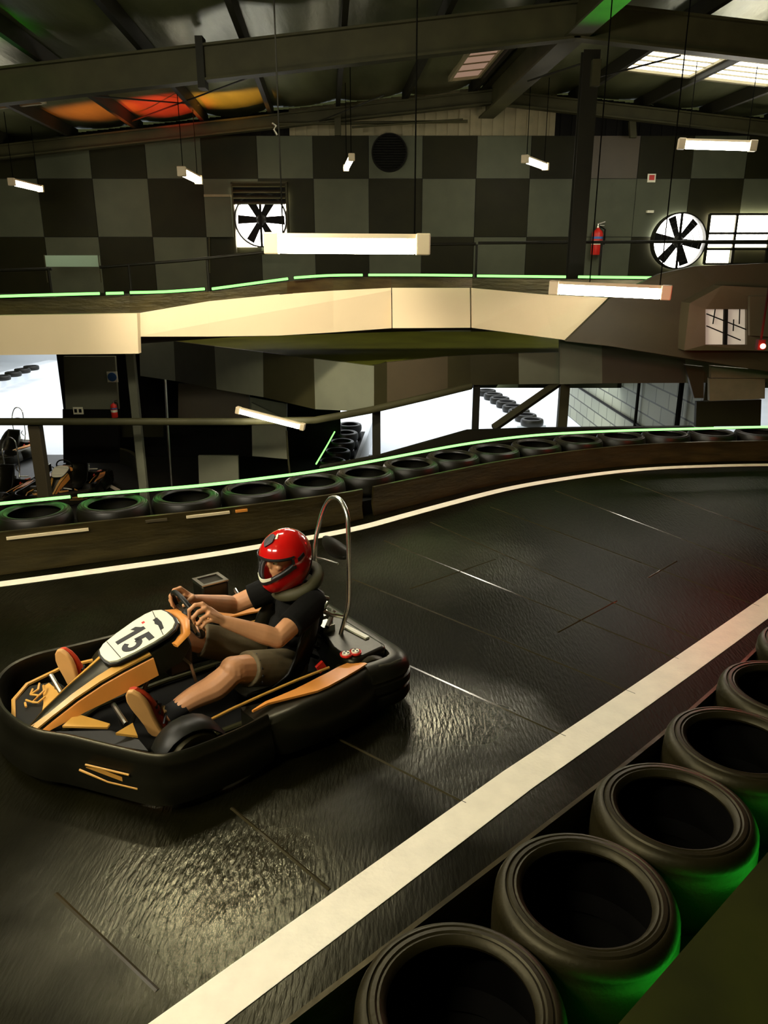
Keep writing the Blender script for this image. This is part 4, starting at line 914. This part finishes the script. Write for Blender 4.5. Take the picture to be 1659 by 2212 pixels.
# number plate on the fairing: plane basis  (up towards the driver, across to the driver's left)
pc = Vector((1.20,0,.562)); up = Vector((-.945,0,.327)).normalized(); ac = Vector((0,1,0)); nn = ac.cross(up)*-1
if nn.z < 0: nn = -nn
def pp(a, u, h): q = pc+ac*a+up*u+nn*h; return (q.x, q.y, q.z)
out = [(.075,-.165),(.105,-.135),(.128,-.05),(.143,.05),(.143,.12),(.128,.165),(.09,.195),(.04,.205),(-.04,.205),(-.09,.195),(-.128,.165),(-.143,.12),(-.143,.05),(-.128,-.05),(-.105,-.135),(-.075,-.165),(-.03,-.175),(.03,-.175)]
m = MB(); m.slab([pp(a*1.07, u*1.06, .012) for a, u in out], nn*.012); part(m, 'plate_backing', m_ink, fr, 30)
npl = part(MB().slab([pp(a, u, .024) for a, u in out], nn*.010), 'number_plate', m_plate, None, 30)
m = MB(); m.slab([pp(a, u, .0345) for a, u in ((-.105,-.112),(.105,-.112),(.105,-.116),(-.105,-.116))], nn*.001); m.slab([pp(a, u, .0345) for a, u in ((-.125,.16),(.138,.11),(.138,.106),(-.125,.156))], nn*.001); part(m, 'plate_line', m_ink, npl)
def dig(polys, a0, u0, sc):
    m = MB()
    for pl in polys: m.slab([pp(a0+x*sc+.12*sc*y*.5, u0+y*sc, .0345) for x, y in pl], nn*.0015)
    return m
one = [[(.22,0),(.46,0),(.46,1),(.26,1),(.22,.92),(.02,.80),(.02,.62),(.22,.70)]]
arc5 = []
oc = [(.05,.22),(.29,.22)]
import math as _m
R5 = lambda a, r: (.36+r*1.0*_m.cos(a), .33+r*_m.sin(a))
five = [[(.10,.50),(.16,1),(.68,1),(.68,.80),(.36,.80),(.33,.50)]]
angs = [math.radians(205+i*(360-205+125)/14) for i in range(15)]
for a, b in zip(angs, angs[1:]): five.append([R5(a,.14), R5(a,.34), R5(b,.34), R5(b,.14)])
m = dig(one, -.088, -.085, .155); part(m, 'digit_one', m_ink, npl)
m = dig(five, .0, -.085, .155); part(m, 'digit_five', m_ink, npl)
# worn dark mark and red dot left of an old sticker on the plate
m = MB(); m.slab([pp(a, u, .0345) for a, u in ((-.045,.150),(.02,.150),(.085,.135),(.085,.115),(.03,.125),(.0,.118),(-.02,.125),(-.045,.125))], nn*.001); part(m, 'sticker_remnant', m_ink, npl)
m = MB(); m.slab([pp(a, u, .0345) for a, u in ((-.085,.075),(-.065,.075),(-.065,.09),(-.085,.09))], nn*.001); part(m, 'red_dot', m_redp, npl)
# steering wheel, column, pedals
wc = Vector((.92,0,.635)); a1 = Vector((0,1,0)); a2 = Vector((.32,0,.946)).normalized(); wn = a1.cross(a2)
m = MB(); m.tube([wc+a1*math.cos(t)*.148+a2*math.sin(t)*.135 for t in [2*PI*i/40 for i in range(40)]], .0135, 10, closed=True); sw = part(m, 'steering_wheel', m_blackm, smooth=60)
for t in (0, PI, -PI/2):
    m = MB(); m.tube([wc-wn*.0, wc+a1*math.cos(t)*.142+a2*math.sin(t)*.13], .010, 8); part(m, 'wheel_spoke', m_metal, sw)
m = MB(); m.ball(wc, .035); part(m, 'wheel_hub', m_blackm, sw)
m = MB(); m.tube([wc, (1.12,0,.42), (1.28,0,.10)], .012, 8); part(m, 'steering_column', m_metal)
m = MB(); m.tube([(.995,-.16,.575),(.985,0,.625),(.985,.10,.615)], .012, 8); m.tube([(1.02,-.13,.60),(1.0,-.22,.55)], .010, 8); part(m, 'dash_bar', m_chrome)
for sg, px in ((1,1.33),(-1,1.50)):
    y = .20 if sg > 0 else -.28
    m = MB(); m.tube([(px-.02,y-.02,.07),(px+.045,y-.02,.25),(px+.05,y-.02,.30)], .011, 8); m.tube([(px+.05,y-.10,.315),(px+.045,y+.06,.285)], .013, 8); part(m, 'pedal', m_metal)
m = MB(); m.tube([(1.02,.10,.47),(.98,.13,.42),(.95,.11,.30)], .009, 6); part(m, 'cable', m_metal)
m = MB(); m.box((1.02,.03,.44), (.14,.16,.16)); bevel(part(m, 'front_support', m_blackm), .02)
# fuel box on the far side with pale square frame on top
m = MB(); bc = Vector((.565,-.50,.50)); m.slab([(bc.x+.085,bc.y+.075,.425),(bc.x-.085,bc.y+.075,.425),(bc.x-.085,bc.y-.075,.425),(bc.x+.085,bc.y-.075,.425)], (0,0,.145)); bx = part(m, 'fuel_box', m_black); bevel(bx, .012)
m = MB()
for x, y, dx, dy in ((.075,0,.022,.15),(-.075,0,.022,.15),(0,.063,.15,.022),(0,-.063,.15,.022)): m.box((bc.x+x,bc.y+y,.574), (dx,dy,.008))
part(m, 'box_frame', m_metal, bx)
m = MB(); m.tube([(bc.x,bc.y,.43),(bc.x-.02,bc.y-.02,.28)], .03, 8); part(m, 'box_bracket', m_blackm)
m = MB(); m.tube([(.44,-.44,.50),(.43,-.40,.46),(.36,-.36,.44),(.30,-.34,.44)], .012, 8); m.tube([(.46,-.40,.40),(.36,-.34,.40)], .010, 8); part(m, 'fuel_pipe', m_chrome)
# seat: bucket shell
rows = []
for i, (x, z, w, d, lx, ly) in enumerate([(.70,.115,.20,.05,0,0),(.56,.085,.225,.09,0,0),(.42,.085,.235,.15,0,0),(.31,.14,.24,.20,0,0),(.235,.26,.24,.20,0,0),(.19,.40,.225,.16,0,0),(.165,.53,.20,.09,0,0),(.155,.60,.16,.03,0,0)]):
    r = []
    nrm = Vector((0,0,1)) if i < 2 else Vector((math.sin(math.radians(min(78, (i-1)*17))), 0, math.cos(math.radians(min(78, (i-1)*17)))))
    for j in range(13):
        t = -1+2*j/12; y = w*math.sin(t*PI/2*.98); lift_ = d*(abs(t)**2.6)
        r.append((x+nrm.x*lift_, y, z+nrm.z*lift_))
    rows.append(r)
m = MB(); m.grid(rows); st_ = part(m, 'seat', m_black, smooth=70); sol = st_.modifiers.new('thick', 'SOLIDIFY'); sol.thickness = .014; sol.offset = -1
edge_pts = [r[-1] for r in rows]+[rows[-1][j] for j in range(11, 0, -1)]+[r[0] for r in rows[::-1]]
m = MB(); m.tube(edge_pts, .009, 6); part(m, 'seat_edge', m_blackm, st_)
# engine cover, caps, brackets at the back
m = MB(); m.slab([(.20,.44,.12),(.16,.47,.12),(-.06,.44,.12),(-.08,.40,.12),(-.08,-.1,.12),(.02,-.12,.12),(.12,.0,.12),(.20,.26,.12)], (0,0,.20)); ec = part(m, 'engine_cover', m_black); bevel(ec, .03, 3)
m = MB(); m.box((-.02,.20,.325), (.03,.20,.012), Matrix.Rotation(.1, 3, 'Z')); part(m, 'cover_handle', m_plate, ec)
for x, y in ((.185,.395),(.13,.405)):
    m = MB(); m.lathe([(0,.325),(.034,.325),(.036,.335),(.030,.338),(.026,.332),(0,.332)], 24, (x,y,0), closed=False); cp = part(m, 'round_cap', m_redp, ec)
    m = MB(); m.lathe([(0,.333),(.024,.333),(.022,.342),(0,.342)], 18, (x,y,0), closed=False); part(m, 'cap_centre', m_plate, cp)
    m = MB()
    for a in range(3): m.box((x+.012*math.cos(a*2.1),y+.012*math.sin(a*2.1),.343), (.010,.010,.004))
    part(m, 'cap_mark', m_ink, cp)
m = MB(); m.box((.06,-.08,.26), (.12,.12,.22)); m.box((.10,.05,.30), (.08,.09,.12)); m.tube([(.12,.10,.36),(.02,.02,.40),(-.02,-.10,.36)], .014, 8); part(m, 'engine', m_metal)
m = MB(); m.box((.315,.335,.27), (.05,.018,.05), Matrix.Rotation(.5, 3, 'Y')); part(m, 'red_tag', m_redp)
m = MB(); m.tube([(.10,-.10,.40),(.02,-.16,.44),(-.08,-.20,.38)], .016, 8); part(m, 'exhaust_pipe', m_metal)
# chrome roll hoop with pad behind the driver
hp_ = cat_rom([(.075,.15,.27),(.02,.15,.42),(-.004,.15,.52),(-.008,.15,.75),(-.008,.15,.955),(-.016,.125,1.045),(-.028,.05,1.098),(-.03,-.02,1.10),(-.03,-.08,1.07),(-.02,-.125,1.00),(.0,-.15,.90),(.03,-.15,.78),(.03,-.15,.55),(.05,-.15,.40),(.075,-.15,.27)], 5)
m = MB(); m.tube(hp_, .0135, 12); rh = part(m, 'roll_hoop', m_chrome, smooth=60)
rows = []
for i in range(9):
    y = -.13+.26*i/8; s_ = math.sin(PI*min(1, max(0, (i+.6)/9.2)))**.4
    rows.append([(-.005+.022*math.cos(a)*s_-.012*(abs(i-4)/4)**2, y, .80+.062*math.sin(a)*s_) for a in [2*PI*j/12 for j in range(12)]])
m = MB(); m.grid(rows, wrap=True); m.add(rows[0], [tuple(range(12))]); m.add(rows[-1], [tuple(range(12))]); part(m, 'hoop_pad', m_blackm, rh, 60)
m = MB(); m.tube([(.035,.10,.74),(.03,-.04,.72),(.03,-.15,.70)], .008, 6); part(m, 'hoop_brace', m_chrome, rh)
m = MB(); m.tube([(.24,.24,.555),(.17,.21,.50),(.06,.17,.44)], .013, 8); m.tube([(.24,.24,.555),(.20,.245,.60)], .010, 8); part(m, 'seat_stay', m_chrome)

# ------------------------------------------------------------------ the driver
drv = thing('person', 'driver in red full face helmet, black t-shirt and khaki shorts steering the number 15 kart', 'person', KO, KR)
def dpart(mb, name, mats, parent=None, smooth=180): return mb.build(name, mats, parent or drv, smooth)
sh = [(.255,.175,.575),(.255,-.175,.575)]
el = [(.545,.275,.490),(.52,-.29,.47)]
wr = [(.800,.190,.632),(.80,-.175,.62)]
hpj = [(.37,.095,.185),(.37,-.095,.185)]
kn = [(.775,.215,.355),(.84,-.215,.385)]
an = [(1.13,.190,.215),(1.32,-.26,.21)]
body = MB()
def limb(mb, pts, rad, n=14):
    c = cat_rom(pts, 5); rr = np.interp(np.linspace(0, len(pts)-1, len(c)), range(len(pts)), [r if not isinstance(r, tuple) else r[0] for r in rad])
    mb.tube(c, [float(x) for x in rr], n); mb.ball(pts[0], rad[0], 12, 8); mb.ball(pts[-1], rad[-1], 12, 8)
def lerp(a, b, t): return tuple(a[i]+(b[i]-a[i])*t for i in range(3))
# trunk, neck, head
body.ball((.355,0,.21), (.12,.15,.11)); limb(body, [(.34,0,.20),(.27,0,.34),(.235,0,.47),(.235,0,.56)], [.115,.115,.125,.09]); body.ball((.24,0,.47), (.10,.165,.12)); body.ball((.24,0,.56), (.07,.15,.06))
limb(body, [(.24,0,.58),(.275,0,.66),(.31,0,.74)], [.062,.056,.06])
HCn = Vector((.325,0,.822)); HY = math.radians(9); HP = math.radians(10)
HM = Matrix.Rotation(HY, 3, 'Z') @ Matrix.Rotation(HP, 3, 'Y')
def hp3(x, y, z): v = HCn+HM @ Vector((x, y, z)); return (v.x, v.y, v.z)
body.ball(hp3(.005,0,.02), (.098,.076,.10), 20, 14, R=HM); body.ball(hp3(.055,0,-.045), (.055,.052,.06), 16, 10, R=HM)
body.ball(hp3(.100,0,-.005), (.022,.012,.026), 10, 8, R=HM); body.ball(hp3(.102,0,.03), (.012,.05,.012), 12, 8, R=HM)
for sg in (1, -1): body.ball(hp3(.078,sg*.036,-.02), (.022,.022,.02), 10, 8, R=HM); body.ball(hp3(-.01,sg*.074,0), (.015,.01,.028), 8, 6, R=HM)
body.ball(hp3(.100,0,-.048), (.012,.024,.008), 10, 6, R=HM); body.ball(hp3(.098,0,-.060), (.012,.020,.008), 10, 6, R=HM); body.ball(hp3(.088,0,-.088), (.02,.022,.016), 10, 6, R=HM)
# arms
for i in (0, 1):
    s_ = sh[i]; e = el[i]; w_ = wr[i]
    limb(body, [s_, lerp(s_, e, .5), e], [.066,.060,.053])
    limb(body, [e, lerp(e, w_, .28), lerp(e, w_, .65), w_], [.052,.053,.042,.032])
# near hand: metacarpals, fingers wrapped over the wheel rim, thumb behind it
KW = wr[0]
kn_l = [(0.897,0.150,0.743), (0.889,0.168,0.725), (0.880,0.182,0.694), (0.871,0.190,0.663)]
fing = [[(0.933,0.142,0.745),(0.961,0.132,0.721),(0.960,0.120,0.672)], [(0.929,0.165,0.714),(0.954,0.155,0.687),(0.941,0.140,0.646)], [(0.915,0.180,0.680),(0.936,0.170,0.653),(0.918,0.152,0.618)], [(0.904,0.190,0.657),(0.919,0.180,0.634),(0.902,0.165,0.605)]]
fr_ = [.0118,.0122,.0116,.0102]
def hand(mb, w_, K_, F_, th):
    cen = [sum(k[j] for k in K_)/4 for j in range(3)]
    for k_, f_, r in zip(K_, F_, fr_):
        mb.tube([w_, lerp(w_, k_, .5), k_], [.020,.0165,.0135], 10); mb.ball(k_, .0145, 10, 8)
        mb.tube([k_]+f_, [.0125,r,r*.97,r*.82], 10); mb.ball(f_[-1], r*.85, 8, 6)
        for q in f_[:-1]: mb.ball(q, r*1.06, 8, 6)
    mb.tube([w_, lerp(w_, cen, .6), cen], [(.026,.030),(.020,.036),(.016,.034)], 12)
    mb.tube(th, [.022,.0165,.0135,.0115], 10); mb.ball(th[-1], .0110, 8, 6); mb.ball(th[1], .0165, 8, 6)
TH = [lerp(KW, kn_l[0], .25), (0.847,0.115,0.688), (0.877,0.095,0.683), (0.909,0.090,0.667)]
hand(body, KW, kn_l, fing, TH)
mir = lambda p, dx=0, dz=0: (p[0]+dx, -p[1]+.015, p[2]+dz)
dw = [wr[1][j]-mir(KW)[j] for j in range(3)]
mv = lambda p: (mir(p)[0]+dw[0], mir(p)[1]+dw[1], mir(p)[2]+dw[2])
hand(body, wr[1], [mv(k) for k in kn_l], [[mv(q) for q in f_] for f_ in fing], [mv(q) for q in TH])
# legs and feet (inside the shoes)
for i in (0, 1):
    h_, k_, a_ = hpj[i], kn[i], an[i]
    limb(body, [h_, lerp(h_, k_, .5), k_], [.088,.084,.072])
    body.ball((k_[0]+.012, k_[1], k_[2]+.008), .068, 14, 10)
    cm = lerp(k_, a_, .33); cm = (cm[0]-.01, cm[1], cm[2]-.02)
    limb(body, [k_, cm, lerp(k_, a_, .68), a_], [.066,.073,.058,.042])
FT_ = [((1.205,.205,.145), (1.312,.215,.425), Vector((.74,.64,-.20))), ((1.435,-.285,.205), (1.490,-.315,.475), Vector((.80,.57,-.18)))]
for (hl, tp, nrm), a_ in zip(FT_, an):
    u = Vector(tp)-Vector(hl); nv = (nrm-u.normalized()*nrm.dot(u.normalized())).normalized()
    limb(body, [a_, tuple(Vector(hl)+u*.25-nv*.05), tuple(Vector(hl)+u*.55-nv*.035), tuple(Vector(hl)+u*.88-nv*.02)], [.038,.036,.032,.018])
ob = dpart(body, 'body', m_skin)
r_ = ob.modifiers.new('remesh', 'REMESH'); r_.mode = 'VOXEL'; r_.voxel_size = .0046; r_.use_smooth_shade = True
r_ = ob.modifiers.new('smooth', 'SMOOTH'); r_.factor = .5; r_.iterations = 4
def cloth(mb, name, mtl, vox=.008, it=5):
    o = dpart(mb, name, mtl); r = o.modifiers.new('remesh', 'REMESH'); r.mode = 'VOXEL'; r.voxel_size = vox; r.use_smooth_shade = True
    r = o.modifiers.new('smooth', 'SMOOTH'); r.factor = .5; r.iterations = it; return o
# t-shirt
m = MB(); m.ball((.34,0,.22), (.135,.175,.11)); limb(m, [(.33,0,.22),(.27,0,.34),(.24,0,.47),(.24,0,.57)], [.135,.135,.14,.095]); m.ball((.245,0,.47), (.125,.195,.13)); m.ball((.245,0,.575), (.085,.185,.055)); m.ball((.31,0,.37), (.12,.16,.10))
for i in (0, 1):
    s_, e = sh[i], el[i]
    m.tube([lerp(s_, e, -.1), s_, lerp(s_, e, .3), lerp(s_, e, .56), lerp(s_, e, .66)], [.06,.082,.081,.078,.078], 16)
    m.ball(s_, .082, 14, 10)
    # folds across the sleeve and flank
    for t in (.2,.42): m.tube([tuple(Vector(lerp(s_, e, t))+Vector((.0,0,.07))), tuple(Vector(lerp(s_, e, t+.1))+Vector((0,(1-2*i)*.078,0))), tuple(Vector(lerp(s_, e, t-.02))+Vector((0,0,-.07)))], .012, 6)
for z in (.26,.32,.39): m.tube([(.40-z*.2,.15,z+.03),(.33-z*.2,.175,z),(.25-z*.1,.165,z-.04)], .014, 6)
cloth(m, 't_shirt', m_shirt)
# khaki shorts
m = MB(); m.ball((.37,0,.185), (.14,.18,.10))
for i in (0, 1):
    h_, k_ = hpj[i], kn[i]; e_ = .80 if i == 0 else .86
    m.tube([lerp(h_, k_, -.15), h_, lerp(h_, k_, .4), lerp(h_, k_, e_-.1), lerp(h_, k_, e_)], [.08,.105,.102,.099,.098], 18)
    for t in (.35,.55): m.tube([tuple(Vector(lerp(h_, k_, t))+Vector((0,0,.10))), tuple(Vector(lerp(h_, k_, t+.06))+Vector((0,(1-2*i)*.095,.02))), tuple(Vector(lerp(h_, k_, t-.05))+Vector((0,(1-2*i)*.06,-.08)))], .010, 6)
so = cloth(m, 'shorts', m_short, .008, 4)
m = MB()
for j in range(5):
    c_ = lerp(hpj[0], kn[0], .66+.004*j); a_ = math.radians(72-j*24)
    m.ball((c_[0]+.0, c_[1]+.102*math.cos(a_), c_[2]+.102*math.sin(a_)), (.006,.007,.009), 8, 6)
part_ = m.build('hem_stitch', m_ink, drv, 60)
# neck brace
m = MB(); rows = []
for j in range(36):
    a = 2*PI*j/36; r = .118+.012*math.cos(a-PI)
    c_ = Vector((.265+math.cos(a)*r*.98, math.sin(a)*r*1.12, .655-.05*math.cos(a)))
    rows.append([(c_.x+math.cos(a)*x, c_.y+math.sin(a)*x, c_.z+z) for x, z in ((-.028,-.028),(.012,-.034),(.034,-.02),(.038,.012),(.022,.034),(-.008,.036),(-.028,.02))])
rows.append(rows[0]); m.grid(rows, wrap=True); dpart(m, 'neck_brace', m_collar, None, 60)
# helmet: rows follow the eye port so its edges stay clean
def hel(th, z01, off=0.):
    """th azimuth (0 = forward), z01 height -1..1"""
    ph = z01*PI/2
    cz = math.sin(ph); rr = math.cos(ph)**(.80 if z01 < 0 else 1.0)
    cf = max(0, math.cos(th)); bel = max(0, -cz)
    x = .160*rr*math.cos(th); y = .1335*rr*math.sin(th)
    if cz < 0:
        x += (cf**2.2)*.045*min(1, bel*1.7); y *= 1-.16*cf*min(1, bel*1.5)
        if math.cos(th) < 0: x *= 1+.02*bel
    z = .150*cz if cz > 0 else .212*cz
    n = Vector((x/.16**2, y/.13**2, z/.15**2)).normalized()*off
    return hp3(x+n.x-.005, y+n.y, z+n.z+.01)
NT = 84; lim = math.radians(72)
def zlo(t): k_ = min(1, abs(t)/lim); return -.25+.225*k_**1.35
def zhi(t): k_ = min(1, abs(t)/lim); return .175-.06*k_
zb, zt_ = -.62, .995
def levels(t):
    a, b = zlo(t), zhi(t)
    return [zb+(a-.05-zb)*i/7 for i in range(8)]+[a-.0, ]+[a+(b-a)*i/6 for i in range(1, 6)]+[b, b+.045]+[b+.045+(zt_-b-.045)*i/14 for i in range(1, 15)]
ths = [-PI+2*PI*i/NT for i in range(NT)]
grid = [[hel(t, z) for t in ths] for z in range(0)]
LV = [levels(t) for t in ths]; nl_ = len(LV[0])
m = MB(); V_ = []
for i in range(nl_):
    for j, t in enumerate(ths): V_.append(hel(t, LV[j][i]))
F_, M_ = [], []
for i in range(nl_-1):
    for j in range(NT):
        j2 = (j+1) % NT; tm = ths[j]+PI/NT
        inport = 8 <= i < 14 and abs(tm) < lim
        if inport: continue
        F_.append((i*NT+j, i*NT+j2, (i+1)*NT+j2, (i+1)*NT+j)); M_.append(1 if ((i == 7 or i == 14) and abs(tm) < lim+.05) or (8 <= i < 14 and lim <= abs(tm) < lim+.08) else 0)
F_.append(tuple((nl_-1)*NT+j for j in range(NT))); M_.append(0)
m.v = V_; m.f = F_; m.m = M_
hm = dpart(m, 'helmet', [m_red, m_ink], None, 60); sl = hm.modifiers.new('thick', 'SOLIDIFY'); sl.thickness = .022; sl.offset = -1 if True else 1
# visor over the port
rows = []
vt = [-(lim+.10)+2*(lim+.10)*i/32 for i in range(33)]
for i in range(9): rows.append([hel(t, (zlo(t)-.02)+(zhi(t)+.05-zlo(t))*i/8*1.0, .005) for t in vt])
m = MB(); m.grid(rows); vo = dpart(m, 'visor', m_visor, hm, 60); sl = vo.modifiers.new('thick', 'SOLIDIFY'); sl.thickness = .003
def band(lo, hi, ts, off, th=.004):
    m = MB(); n = len(ts)
    r = [[hel(t, lo(t), off) for t in ts], [hel(t, lo(t), off+th) for t in ts], [hel(t, hi(t), off+th) for t in ts], [hel(t, hi(t), off) for t in ts]]
    rows = [[r[k][i] for k in range(4)] for i in range(n)]
    m.grid(rows, wrap=True); m.add(rows[0], [(0,1,2,3)]); m.add(rows[-1], [(0,1,2,3)]); return m
dpart(band(lambda t: zlo(t)-.065, lambda t: zlo(t)-.005, vt, .004), 'visor_frame', m_ink, hm, 60)
dpart(band(lambda t: zhi(t)+.03, lambda t: zhi(t)+.075, vt, .004), 'visor_frame', m_ink, hm, 60)
ts = [-.45+.9*i/14 for i in range(15)]
dpart(band(lambda t: zlo(t)-.002, lambda t: zlo(t)+.06-.04*abs(t), ts, .0075, .003), 'chin_strip', m_plate, hm, 60)
ts = [-.40+.80*i/10 for i in range(11)]
dpart(band(lambda t: .47+.35*abs(t), lambda t: .82-.1*abs(t), ts, .002, .008), 'top_vent', m_ink, hm, 60)
dpart(band(lambda t: .70, lambda t: .86, [.46+.22*i/6 for i in range(7)], .002, .004), 'top_mark', m_plate, hm, 60)
dpart(band(lambda t: -.60+.02*abs(t), lambda t: -.40-.9*abs(t), [-.20+.40*i/8 for i in range(9)], .001, .006), 'chin_vent', m_ink, hm, 60)
for sg in (1, -1):
    ts = [sg*(1.46+.30*i/6) for i in range(7)]
    dpart(band(lambda t: .02+(abs(t)-1.46)*.2, lambda t: .10+(abs(t)-1.46)*.2, ts, .003, .007), 'visor_pivot', m_ink, hm, 60)
    dpart(band(lambda t: -.50+(abs(t)-1.75)*.55, lambda t: -.465+(abs(t)-1.75)*.6, [sg*(1.55+.75*i/8) for i in range(9)], .001, .003), 'side_mark', m_ink, hm, 60)
# eyes
for sg in (1, -1):
    m = MB(); m.ball(hp3(.091,sg*.031,.012), .012, 12, 8); e_ = dpart(m, 'eye', m_plate, ob, 60)
    m = MB(); m.ball(hp3(.101,sg*.031,.012), .0055, 8, 6); dpart(m, 'pupil', m_ink, ob, 60)
# socks and shoes
for i, ((hl, tp, nrm), a_) in enumerate(zip(FT_, an)):
    hl = Vector(hl); u = Vector(tp)-hl; Ln = u.length; u.normalize(); nv = (nrm-u*nrm.dot(u)).normalized(); w_ = u.cross(nv).normalized()
    k_ = Vector(kn[i]); av = Vector(a_); ax = (k_-av).normalized()
    m = MB(); m.tube([av-ax*.02, av+ax*.03, av+ax*.078], [.050,.049,.053], 14); dpart(m, 'sock', m_sock, None, 60)
    def S_(s, a, b): p = hl+u*(s*Ln)+w_*a+nv*b; return (p.x, p.y, p.z)
    # shoe: closed sections from heel to toe, -nv is towards the ankle
    prof_ = [(-.03,.030,.050),(.03,.040,.075),(.15,.044,.088),(.30,.044,.082),(.45,.046,.068),(.62,.052,.056),(.78,.052,.045),(.92,.042,.033),(1.02,.022,.020)]
    rows = []
    for s, hw, ht in prof_:
        r = []
        for j in range(14):
            a = 2*PI*j/14; y = hw*math.cos(a); z = math.sin(a)
            r.append(S_(s, y, -ht*.5-(ht*.5)*z if z > 0 else -ht*.5-(ht*.5)*z*1.0))
        rows.append(r)
    m = MB(); m.grid(rows, wrap=True); m.add(rows[0], [tuple(range(14))]); m.add(rows[-1], [tuple(range(14))]); shoe = dpart(m, 'shoe', m_shoe, None, 60)
    out_ = []
    for s, hw in [(-.05,.016),(-.02,.032),(.08,.042),(.25,.040),(.45,.045),(.65,.054),(.82,.053),(.96,.038),(1.05,.014)]: out_.append((s, hw))
    ring = [S_(s, hw, 0) for s, hw in out_]+[S_(s, -hw, 0) for s, hw in out_[::-1]]
    m = MB(); m.slab(ring, nv*.026); so_ = dpart(m, 'sole', m_sole, shoe, 30); bevel(so_, .010, 3)
    m = MB(); m.tube([S_(.50,.052,-.02),S_(.50,.03,-.062),S_(.50,-.03,-.062),S_(.50,-.052,-.02)], .007, 6); m.tube([S_(.36,.050,-.02),S_(.38,.03,-.076),S_(.40,-.03,-.074),S_(.40,-.05,-.02)], .007, 6)
    m.tube([S_(.15,.047,-.01),S_(.25,.05,-.06),S_(.10,.046,-.075)], .006, 6); dpart(m, 'shoe_strap', m_ink, shoe, 60)
    m = MB(); m.tube([S_(.30,.030,-.083),S_(.30,.052,-.05),S_(.16,.050,-.095),S_(.12,.048,-.125)], [(.006,.012)]*4, 8); dpart(m, 'shoe_tab', m_strap, shoe, 60)

# ------------------------------------------------------------------ karts parked on the lower floor
PK = [((-7.420,14.872,-2.000), 262, 'dark parked kart on the lower floor left of the broad post, nearest'), ((-6.249,15.416,-2.000), 272, 'dark parked kart on the lower floor right of the broad post'), ((-8.767,18.200,-2.000), 255, 'dark parked kart on the lower floor behind the broad post, farthest back')]
for p, a, lab in PK:
    k_ = copy_tree(kart)
    for d_ in [c for c in k_.children_recursive if c.name.split('.')[0] in ('digit_one','digit_five','sticker_remnant','red_dot')]: bpy.data.objects.remove(d_)
    k_.location = p; k_.rotation_euler = (0,0,math.radians(a)); tag(k_, lab, 'kart', 'karts parked on the lower floor')
    k_.name = 'parked_kart'
# ------------------------------------------------------------------ lights
def light(kind, name, loc, power, col, **kw):
    l = bpy.data.lights.new(name, kind); l.energy = power; l.color = col
    for k, v in kw.items(): setattr(l, k, v)
    o = bpy.data.objects.new(name, l); C.objects.link(o); o.location = loc; return o
def aim(o, to): o.rotation_euler = (Vector(to)-Vector(o.location)).to_track_quat('-Z', 'Y').to_euler()
o = light('AREA', 'yard_daylight', (-2,27,4.2), 1500, (.95,.98,1), shape='RECTANGLE', size=24, size_y=15); 
o = light('AREA', 'block_wall_daylight', (3.2,18.6,.3), 30, (.95,1,.85), shape='RECTANGLE', size=2, size_y=4); aim(o, (5.6,18,-1.2))
o = light('SPOT', 'added_fascia_fill', (-1.2,5.4,5.2), 900, (1,.88,.70), spot_size=math.radians(44), spot_blend=.6, shadow_soft_size=.2); aim(o, (-1.6,11.2,1.2))  # unseen spot added to brighten the cream fascia
o = light('SPOT', 'red_roof_flood', (-4.3,15.2,2.6), 1500, (1,.04,.015), spot_size=math.radians(38), spot_blend=.8, shadow_soft_size=.1); aim(o, (-4.2,16.4,5.4))
o = light('SPOT', 'amber_roof_flood', (-3.0,15.4,2.6), 1300, (1,.42,.05), spot_size=math.radians(36), spot_blend=.9, shadow_soft_size=.1); aim(o, (-3.0,16.4,5.4))
o = light('POINT', 'red_signal_glow', ((3.682,7.600,1.624)[0]-.1,7.5,(3.682,7.600,1.624)[2]), 16, (1,.03,.02), shadow_soft_size=.05)
o = light('SPOT', 'orange_roof_flood', (-5.6,15.0,2.6), 900, (1,.20,.02), spot_size=math.radians(40), spot_blend=.9, shadow_soft_size=.1); aim(o, (-5.5,16.2,5.2))
o = light('SPOT', 'green_roof_flood', (-5.3,9.4,2.6), 260, (.10,1,.05), spot_size=math.radians(36), spot_blend=.9, shadow_soft_size=.1); aim(o, (-5.1,10.7,5.3))
o = light('SPOT', 'green_beam_flood', (3.9,9.9,3.4), 420, (.06,1,.04), spot_size=math.radians(34), spot_blend=.8, shadow_soft_size=.1); aim(o, (2.85,10.5,5.3))
w = bpy.data.worlds.new('ambient'); S.world = w; w.use_nodes = True
w.node_tree.nodes['Background'].inputs[0].default_value = (.62,.68,.26,1); w.node_tree.nodes['Background'].inputs[1].default_value = .025
# ------------------------------------------------------------------ camera
cd = bpy.data.cameras.new('camera'); co = bpy.data.objects.new('camera', cd); C.objects.link(co)
co.location = (0,0,HC); co.rotation_euler = (math.radians(90-18),0,0)
cd.sensor_fit = 'HORIZONTAL'; cd.sensor_width = 36; cd.lens = 36*1660/1659; cd.clip_start = .05; cd.clip_end = 200
S.camera = co
S.view_settings.view_transform = 'Standard'; S.view_settings.look = 'None'; S.view_settings.gamma = 1; S.view_settings.use_curve_mapping = False
S.view_settings.exposure = 1.28
S.cycles.use_denoising = True
S.cycles.max_bounces = 6
